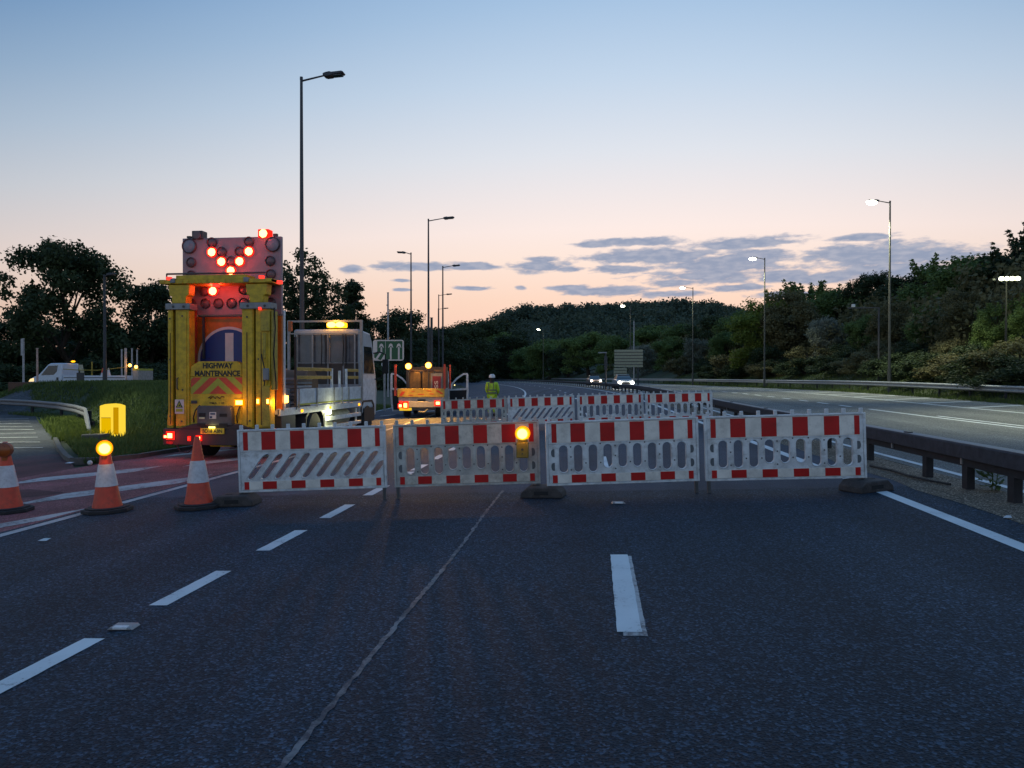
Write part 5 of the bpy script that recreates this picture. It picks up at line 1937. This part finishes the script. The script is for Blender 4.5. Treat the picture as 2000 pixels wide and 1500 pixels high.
M_tan = pm('tan_bag', (0.15, 0.095, 0.045), 0.8, var=0.3, bump=0.5, bscale=12)
part('bag', MB().b2(-.28, .28, -.3, .3, 0, 1.15), M_tan, lo, bevel=.09)
part('loop', MB().tube([(-.2, -.1, 1.13), (-.1, -.1, 1.24), (0, -.1, 1.13)], .02, 6), M_tan, lo)
loc1 = t2.matrix_basis @ Vector((-.32, .6, .935))
lo.location = loc1
lo.rotation_euler = (0, 0, .13)
lo['group'] = 'bags in the tipper body'
l2_ = dup(lo, t2.matrix_basis @ Vector((.3, .6, .935)), .13, 'tan bulging bag standing in the tipper body, right of two')
for u, v in ((797, 720), (836, 718)):
    bc_ = part('beacon', MB().lathe([(.14, -.02), (.15, .0), (.15, .06), (.1, .1)], 20, axis='y', c=(qx(u), .15, qz(v))), EM_amberhalo, t2)
    part('lens', MB().ball((qx(u), .11, qz(v)), .125, s=(1, .6, 1)), EM_amber, bc_)
    part('beacon_stem', MB().cyl((qx(u), .2, .95), (qx(u), .2, qz(v) - .12), .025), M_dark, t2)
    lamp('bulb', t2, (qx(u), -.22, qz(v)), 950, (1.0, .47, .08), .06, R(112), (R(-38), 0, 0))
    lamp('bulb', t2, (qx(u), -.1, qz(v) + .2), 38, (1.0, .47, .08), .04)
ex = thing('folded_sign', 'folded maroon road sign lettered ESS leaning in the tipper body', 'road sign', t2.matrix_basis @ Vector((qx(851), .25, .935)), rz=.13)
part('panel', MB().b2(-.17, .2, .0, .03, .02, .92), pm('sign_maroon', (0.20, 0.02, 0.03), 0.45), ex)
part('border', MB().b2(-.25, .27, .031, .05, .0, 1.05), M_grey, ex)
part('lettering', text_mesh('ESS', .52, .16, M_signwhite, bold=.01), None, ex, (.0, -.006, .45), (R(90), R(-90), 0))
# cab and doors
c2_ = MB().prism([(3.0, .45), (5.3, .4), (5.45, .9), (4.9, 1.25), (4.35, 2.05), (4.1, 2.18), (3.0, 2.2)], 'x', -.93, .93)
cb2 = part('cab', c2_, M_white_paint, t2, bevel=.05)
part('rear_window', MB().b2(-.7, .7, 2.985, 2.999, 1.4, 2.0), M_glass, cb2)
part('beacon_bar', MB().b2(qx(808), qx(827), 3.05, 3.25, 2.22, 2.34), M_amber_off, t2, bevel=.03)
for s in (-1, 1):
    o_ = [(0, .18), (.9, .12), (.97, .5), (1.0, 1.2), (.98, 1.95), (.93, 2.02), (.72, 2.0), (.38, 1.78), (.1, 1.45), (0, 1.2)]
    hl = [(.16, 1.22), (.88, 1.28), (.88, 1.93), (.74, 1.92), (.42, 1.70), (.18, 1.42)]
    if s < 0:
        o_ = [(-x, z) for x, z in o_][::-1]
        hl = [(-x, z) for x, z in hl][::-1]
    dm = plate(o_, [hl], .05, .008, 'door', [M_white_paint])
    dr = part('door', dm, None, t2, (.95 * s, 4.2, 0), (0, 0, R(6) * -s))
    pan_ = [(s * .06, .24), (s * .84, .2), (s * .88, .6), (s * .9, 1.18), (s * .06, 1.14)]
    part('door_trim', MB().prism(pan_, 'y', -.06, -.0265), M_black, dr)
    part('mirror', MB().b2(s * .05 - .07, s * .05 + .07, .06, .12, 1.2, 1.55), M_black, dr, bevel=.02)
part('interior_lamp', MB().ball((1.25, 4.1, 1.42), .03), em('small_amber', (1, .8, .3), 2), t2)

# ------------------------------------------------------------------ white flatbed van far left
vd = 50.0
vc = P(180, 778, vd)
vz = zg(vc.x, vc.y)
vz = max(vz, 0.30)
van = thing('flatbed_van', 'white flatbed van with amber beacons behind the grass mound', 'van', (vc.x, vc.y, vz), rz=R(90) + YAW)
kv = FPX / vd
vg = HORV + (CAMH - vz) * kv


def vy(u):
    return (180 - u) / kv


def vzz(v):
    return (vg - v) / kv


M_vanw = pm('van_white', (0.55, 0.60, 0.68), 0.35, var=0.1, coat=0.3)
side = [(vy(138), .4), (vy(76), .4), (vy(74), vzz(743)), (vy(80), vzz(738)), (vy(94), vzz(731)), (vy(111), vzz(712.5)), (vy(116), vzz(710)), (vy(138), vzz(709.5))]
cbv = part('cab', MB().prism(side, 'x', -.95, .95), M_vanw, van, bevel=.06)
part('windscreen', MB().prism([(vy(96), vzz(731)), (vy(110), vzz(714.5)), (vy(111), vzz(715.5)), (vy(97), vzz(731))], 'x', -.85, .85), M_glass, cbv, loc=(0, .06, .02))
part('side_window', MB().prism([(vy(98), vzz(733)), (vy(112), vzz(715)), (vy(130), vzz(714)), (vy(128), vzz(726)), (vy(122), vzz(732))], 'x', -.96, -.951), M_glass, cbv)
part('headlight', MB().prism([(vy(73.5), vzz(745)), (vy(84), vzz(745)), (vy(84), vzz(738)), (vy(77), vzz(740))], 'x', -.965, -.7), em('van_headlight', (1, .72, .35), 1.1), cbv, bevel=.02)
part('fuel_cap', MB().b2(-.962, -.951, vy(131), vy(127), vzz(743), vzz(737)), M_dark, cbv)
part('bed', MB().b2(-1.0, 1.0, vy(262), vy(141), .75, .9), M_dark, van)
part('dropside', MB().b2(.97, 1.0, vy(260), vy(141), .85, vzz(733.5)).b2(-1.0, -.97, vy(260), vy(141), .85, vzz(733.5)), M_vanw, van, bevel=.01)
part('dropside_line', MB().b2(-1.006, -1.001, vy(259), vy(142), vzz(738.5), vzz(737)), M_dark, van)
part('side_locker', MB().b2(-1.03, -.98, vy(181), vy(167), .6, vzz(728)), M_dark, van)
vr = MB()
vr.tube([(-.95, vy(140), vzz(721)), (-.95, vy(168), vzz(723)), (-.95, vy(205), vzz(723.5)), (-.95, vy(256), vzz(718))], .025, 6)
part('handrail', vr, M_lip, van)
part('bed_post', MB().b2(-.99, -.93, vy(262), vy(258), .9, vzz(681)), M_palepole, van)
part('tail_board', MB().b2(-1.0, 1.0, vy(285), vy(274), vzz(744), vzz(724)), M_galv, van)
part('tail_board_top', MB().b2(-1.0, 1.0, vy(285), vy(274), vzz(723.8), vzz(720)), M_chy, van)
part('beacon', MB().ball((0, vy(143), vzz(706)), .1, s=(1, 1.4, .6)), EM_ambersoft, van)
for u, v in ((267, 714), (279, 717)):
    part('beacon', MB().ball((-.9, vy(u), vzz(v)), .1), EM_amber, van)
lamp('bulb', van, (-1.3, vy(270), vzz(712)), 10, AMB_L, .05)
for y in (vy(96), vy(225)):
    for x in (-.85, .85):
        wheel(van, x, y, .35, .35, .24)
ob = thing('folding_sign', 'pale folded sign frame leaning on the flatbed van bed', 'sign frame', van.matrix_basis @ Vector((-.7, vy(176), .91)), rz=R(90) + YAW)
part('panel', MB().prism([(-.1, 0), (.1, 0), (.38, vzz(713) - .9), (.1, vzz(713) - .9)], 'x', 0, .03), pm('frame_cream', (0.40, 0.38, 0.28), 0.5), ob)
part('strut', MB().b2(.04, .08, -.5, -.44, 0, 1.3), M_lip, ob)
for u, lab in ((209, 'cone on the flatbed van just right of the lamp column'), (220, 'white sleeved cone on the flatbed van, right of the red one')):
    o = thing('traffic_cone', lab, 'traffic cone', van.matrix_basis @ Vector((-.5, vy(u), .905)), 0, 'cones on the flatbed van')
    part('body', MB().lathe([(.22, .0), (.165, .2), (.068, .75), (.03, .9), (.001, .9)], 16), M_cone if u == 209 else M_sleeve, o, smooth=True)
    part('reflective_sleeve', MB().lathe([(.15, .35), (.152, .35), (.1, .6), (.098, .6)], 16), M_sleeve, o)
lw = PG(55, 46)
part('low_wall', MB().b2(-1.1, 1.1, -.15, .15, -.3, .28), pm('brick_brown', (0.12, 0.06, 0.04), 0.85, bump=0.4), None, lw, (0, 0, YAW), bevel=.02)
props(bpy.data.objects[-1] if False else [o for o in S.objects if o.name.startswith('low_wall')][-1], 'low brown wall at the foot of the pale signpost', 'wall')

# ------------------------------------------------------------------ cars coming the other way
def car(label, u, d, col, rz):
    p = PG(u, d)
    o = thing('car', label, 'car', p, rz, 'oncoming cars')
    M_c = pm('car_' + col[0], col[1], 0.3, var=0.08, coat=0.5)
    # nose towards -y
    prof = [(-2.1, .35), (-2.15, .6), (-1.95, .82), (-.95, .98), (.2, 1.0), (1.7, .98), (2.1, .9), (2.15, .4), (1.9, .25), (-1.9, .25)]
    part('body', MB().prism(prof, 'x', -.88, .88), M_c, o, bevel=.09)
    gh = MB()
    lo_ = [(-.78, -.95), (.78, -.95), (.78, 1.65), (-.78, 1.65)]
    hi_ = [(-.6, -.2), (.6, -.2), (.6, 1.0), (-.6, 1.0)]
    gh.add([(x, y, .97) for x, y in lo_] + [(x, y, 1.42) for x, y in hi_], [(0, 1, 5, 4), (1, 2, 6, 5), (2, 3, 7, 6), (3, 0, 4, 7), (4, 5, 6, 7)])
    part('windows', gh, M_glass, o, bevel=.03)
    part('roof', MB().b2(-.6, .6, -.2, 1.0, 1.415, 1.47), M_c, o, bevel=.03)
    part('grille', MB().b2(-.45, .45, -2.16, -2.12, .45, .68), M_black, o)
    for s in (-1, 1):
        part('headlight', MB().ball((s * .64, -2.08, .70), .12, s=(1.2, .6, .8)), EM_head, o)
        lamp('bulb', o, (s * .64, -2.22, .70), 60, (1, .93, .75), .04)
        for y in (-1.3, 1.3):
            wheel(o, s * .78, y, .31, .31, .2)
    return o


car('silver car with headlights on, nearer of two oncoming cars', 1217, 80, ('silver', (0.40, 0.42, 0.45)), math.atan(160 / 1400))
car('dark car with headlights on, farther of two oncoming cars', 1160, 112, ('brown', (0.16, 0.12, 0.11)), math.atan(224 / 1400))

# ------------------------------------------------------------------ the worker
def skin_obj(name, joints, edges, radii, mat, parent, sub=2):
    me = bpy.data.meshes.new(name)
    me.from_pydata(joints, edges, [])
    o = bpy.data.objects.new(name, me)
    COL.objects.link(o)
    o.parent = parent
    md = o.modifiers.new('skin', 'SKIN')
    md.use_smooth_shade = True
    sd = me.skin_vertices.get('') if hasattr(me, 'skin_vertices') and hasattr(me.skin_vertices, 'get') else None
    if not me.skin_vertices:
        bm = bmesh.new()
        bm.from_mesh(me)
        bm.verts.layers.skin.verify()
        bm.to_mesh(me)
        bm.free()
    lay = me.skin_vertices[0].data
    for i, r_ in enumerate(radii):
        lay[i].radius = r_ if isinstance(r_, tuple) else (r_, r_)
        lay[i].use_root = (i == 0)
    s = o.modifiers.new('smooth', 'SUBSURF')
    s.levels = sub
    s.render_levels = sub
    me.materials.append(mat)
    return o


pp = PG(961, 34.0)
pe = thing('person', 'worker seen from behind in yellow hi-vis suit and white helmet', 'person', (pp.x, pp.y, pp.z + .01), rz=-0.15)
M_skin = pm('skin', (0.36, 0.2, 0.14), 0.6)
M_hiv = pm('hi_vis_yellow', (0.42, 0.62, 0.03), 0.6, var=0.2, scale=9)
M_band = pm('reflective_band', (0.16, 0.19, 0.10), 0.4)
body_j = [(0, 0, .95), (0, 0, 1.2), (0, 0, 1.42), (0, .01, 1.53), (0, .02, 1.62), (0, .02, 1.72),
          (-.19, 0, 1.42), (-.25, .04, 1.16), (-.22, .16, .97), (-.2, .22, .92),
          (.19, 0, 1.42), (.25, .04, 1.16), (.22, .16, .97), (.2, .22, .92),
          (-.1, 0, .9), (-.11, .01, .5), (-.11, -.01, .1), (-.12, .12, .05),
          (.1, 0, .9), (.11, .01, .5), (.11, -.01, .1), (.12, .12, .05)]
body_e = [(0, 1), (1, 2), (2, 3), (3, 4), (4, 5), (2, 6), (6, 7), (7, 8), (8, 9), (2, 10), (10, 11), (11, 12), (12, 13), (0, 14), (14, 15), (15, 16), (16, 17), (0, 18), (18, 19), (19, 20), (20, 21)]
body_r = [.12, .12, .11, .05, .085, .085, .06, .045, .035, .03, .06, .045, .035, .03, .085, .055, .04, .035, .085, .055, .04, .035]
skin_obj('body', body_j, body_e, body_r, M_skin, pe)
jk = [(0, 0, .88), (0, 0, 1.2), (0, 0, 1.44), (-.2, 0, 1.43), (-.27, .04, 1.16), (-.23, .15, .99), (.2, 0, 1.43), (.27, .04, 1.16), (.23, .15, .99)]
skin_obj('jacket', jk, [(0, 1), (1, 2), (2, 3), (3, 4), (4, 5), (2, 6), (6, 7), (7, 8)], [(.20, .16), (.20, .155), (.17, .13), .095, .075, .06, .095, .075, .06], M_hiv, pe)
tj = [(0, 0, .95), (-.11, 0, .86), (-.115, .01, .5), (-.115, 0, .14), (.11, 0, .86), (.115, .01, .5), (.115, 0, .14)]
skin_obj('trousers', tj, [(0, 1), (1, 2), (2, 3), (0, 4), (4, 5), (5, 6)], [.15, .125, .09, .08, .125, .09, .08], M_hiv, pe)
part('reflective_band', MB().lathe([(.192, .99), (.194, 1.05)], 24), M_band, pe, scale=(1.12, .92, 1))
part('reflective_band', MB().lathe([(.19, 1.11), (.192, 1.17)], 24), M_band, pe, scale=(1.12, .92, 1))
part('reflective_band', MB().b2(-.13, -.09, -.165, -.14, 1.13, 1.46).b2(.10, .13, -.165, -.14, 1.13, 1.46), M_band, pe)
part('hair', MB().ball((0, .0, 1.62), .1, s=(1, 1, 1.1)), pm('dark_hair', (0.02, 0.016, 0.014), 0.7), pe, smooth=True)
part('collar', MB().lathe([(.11, 1.47), (.10, 1.56)], 18), pm('dark_collar', (0.02, 0.02, 0.025), 0.7), pe, smooth=True)
part('helmet', MB().lathe([(.155, 1.685), (.135, 1.69), (.132, 1.74), (.115, 1.80), (.07, 1.835), (.001, 1.845)], 24), pm('helmet_white', (0.72, 0.68, 0.66), 0.35), pe, smooth=True)
for s in (-1, 1):
    part('boot', MB().b2(s * .115 - .055, s * .115 + .055, -.1, .19, 0, .12), M_black, pe, bevel=.04)

# ------------------------------------------------------------------ small things on and beside the road
for u, v, lab in [(240, 1212, 'white road stud left of the dashed lane line'), (1208, 992, 'white road stud just in front of the middle barriers')]:
    d = (CAMH + 0.03 * 1.5) * FPX / (v - HORV)
    p = PG(u, d)
    o = thing('road_stud', lab, 'road stud', (p.x, p.y, p.z + .004), 0.1, 'road studs')
    part('casting', MB().prism([(-.09, 0), (.09, 0), (.07, .018), (-.07, .018)], 'y', -.06, .06), M_galv, o, bevel=.004)
    part('reflector', MB().b2(-.05, .05, -.063, -.02, .004, .024), M_white_paint, o, bevel=.004)
p = P(175, 905, 17.0)
o = part('ball', MB().ball((0, 0, .055), .055), pm('ball_white', (0.6, 0.6, 0.58), 0.5), None, (p.x, p.y, zg(p.x, p.y) + .002), smooth=True)
props(o, 'small white ball lying on the tarmac before the island nose', 'ball')
for u, v, s, lab in [(1968, 1031, .05, 'white scrap of litter by the right edge line'), (85, 1018, .06, 'pale scrap of litter on the red surfacing by the left cone'), (135, 878, .09, 'pale litter on the island grass edge')]:
    d = 1.62 * FPX / (v - HORV)
    p = PG(u, d)
    o = part('litter', MB().add([(-s, -s * .5, .01), (s * .8, -s * .6, .012), (s, s * .5, .03), (-.2 * s, s * .7, .015), (0, 0, .035)], [(0, 1, 4), (1, 2, 4), (2, 3, 4), (3, 0, 4)]), M_white_paint, None, (p.x, p.y, p.z + .004))
    props(o, lab, 'litter')
pts = [P(u, v, 1) for u, v in ()]
hz_ = [L(4.62, 13.6, .03), L(4.72, 12.9, .03), L(4.70, 12.2, .035), L(4.78, 11.7, .03), L(4.88, 11.3, .03)]
o = part('hose', MB().tube(hz_, .018, 6), M_black, None)
props(o, 'thin black hose lying on the gravel beside the guard rail', 'hose')
# plant by the rail
wp = thing('weed_plant', 'leafy green weed growing at the foot of the guard rail', 'plant', L(5.2, 10.85))
rr = random.Random(4)
lv = MB()
for i in range(110):
    a, zz = rr.uniform(0, 6.28), rr.uniform(.03, .40)
    ln = rr.uniform(.09, .22)
    c_ = Vector((rr.uniform(-.10, .10), rr.uniform(-.10, .10), zz))
    dv = Vector((math.cos(a), math.sin(a), rr.uniform(-.2, .5))) * ln
    sd = Vector((-math.sin(a), math.cos(a), 0)) * ln * .16
    lv.poly([c_, c_ + dv * .5 + sd, c_ + dv, c_ + dv * .5 - sd])
part('leaves', lv, F_mid, wp)
part('stem', MB().tube([(0, 0, -.02), (.01, 0, .2), (0, .02, .36)], .008, 5).tube([(.05, .02, -.02), (.09, .03, .25)], .006, 5), F_mid, wp)
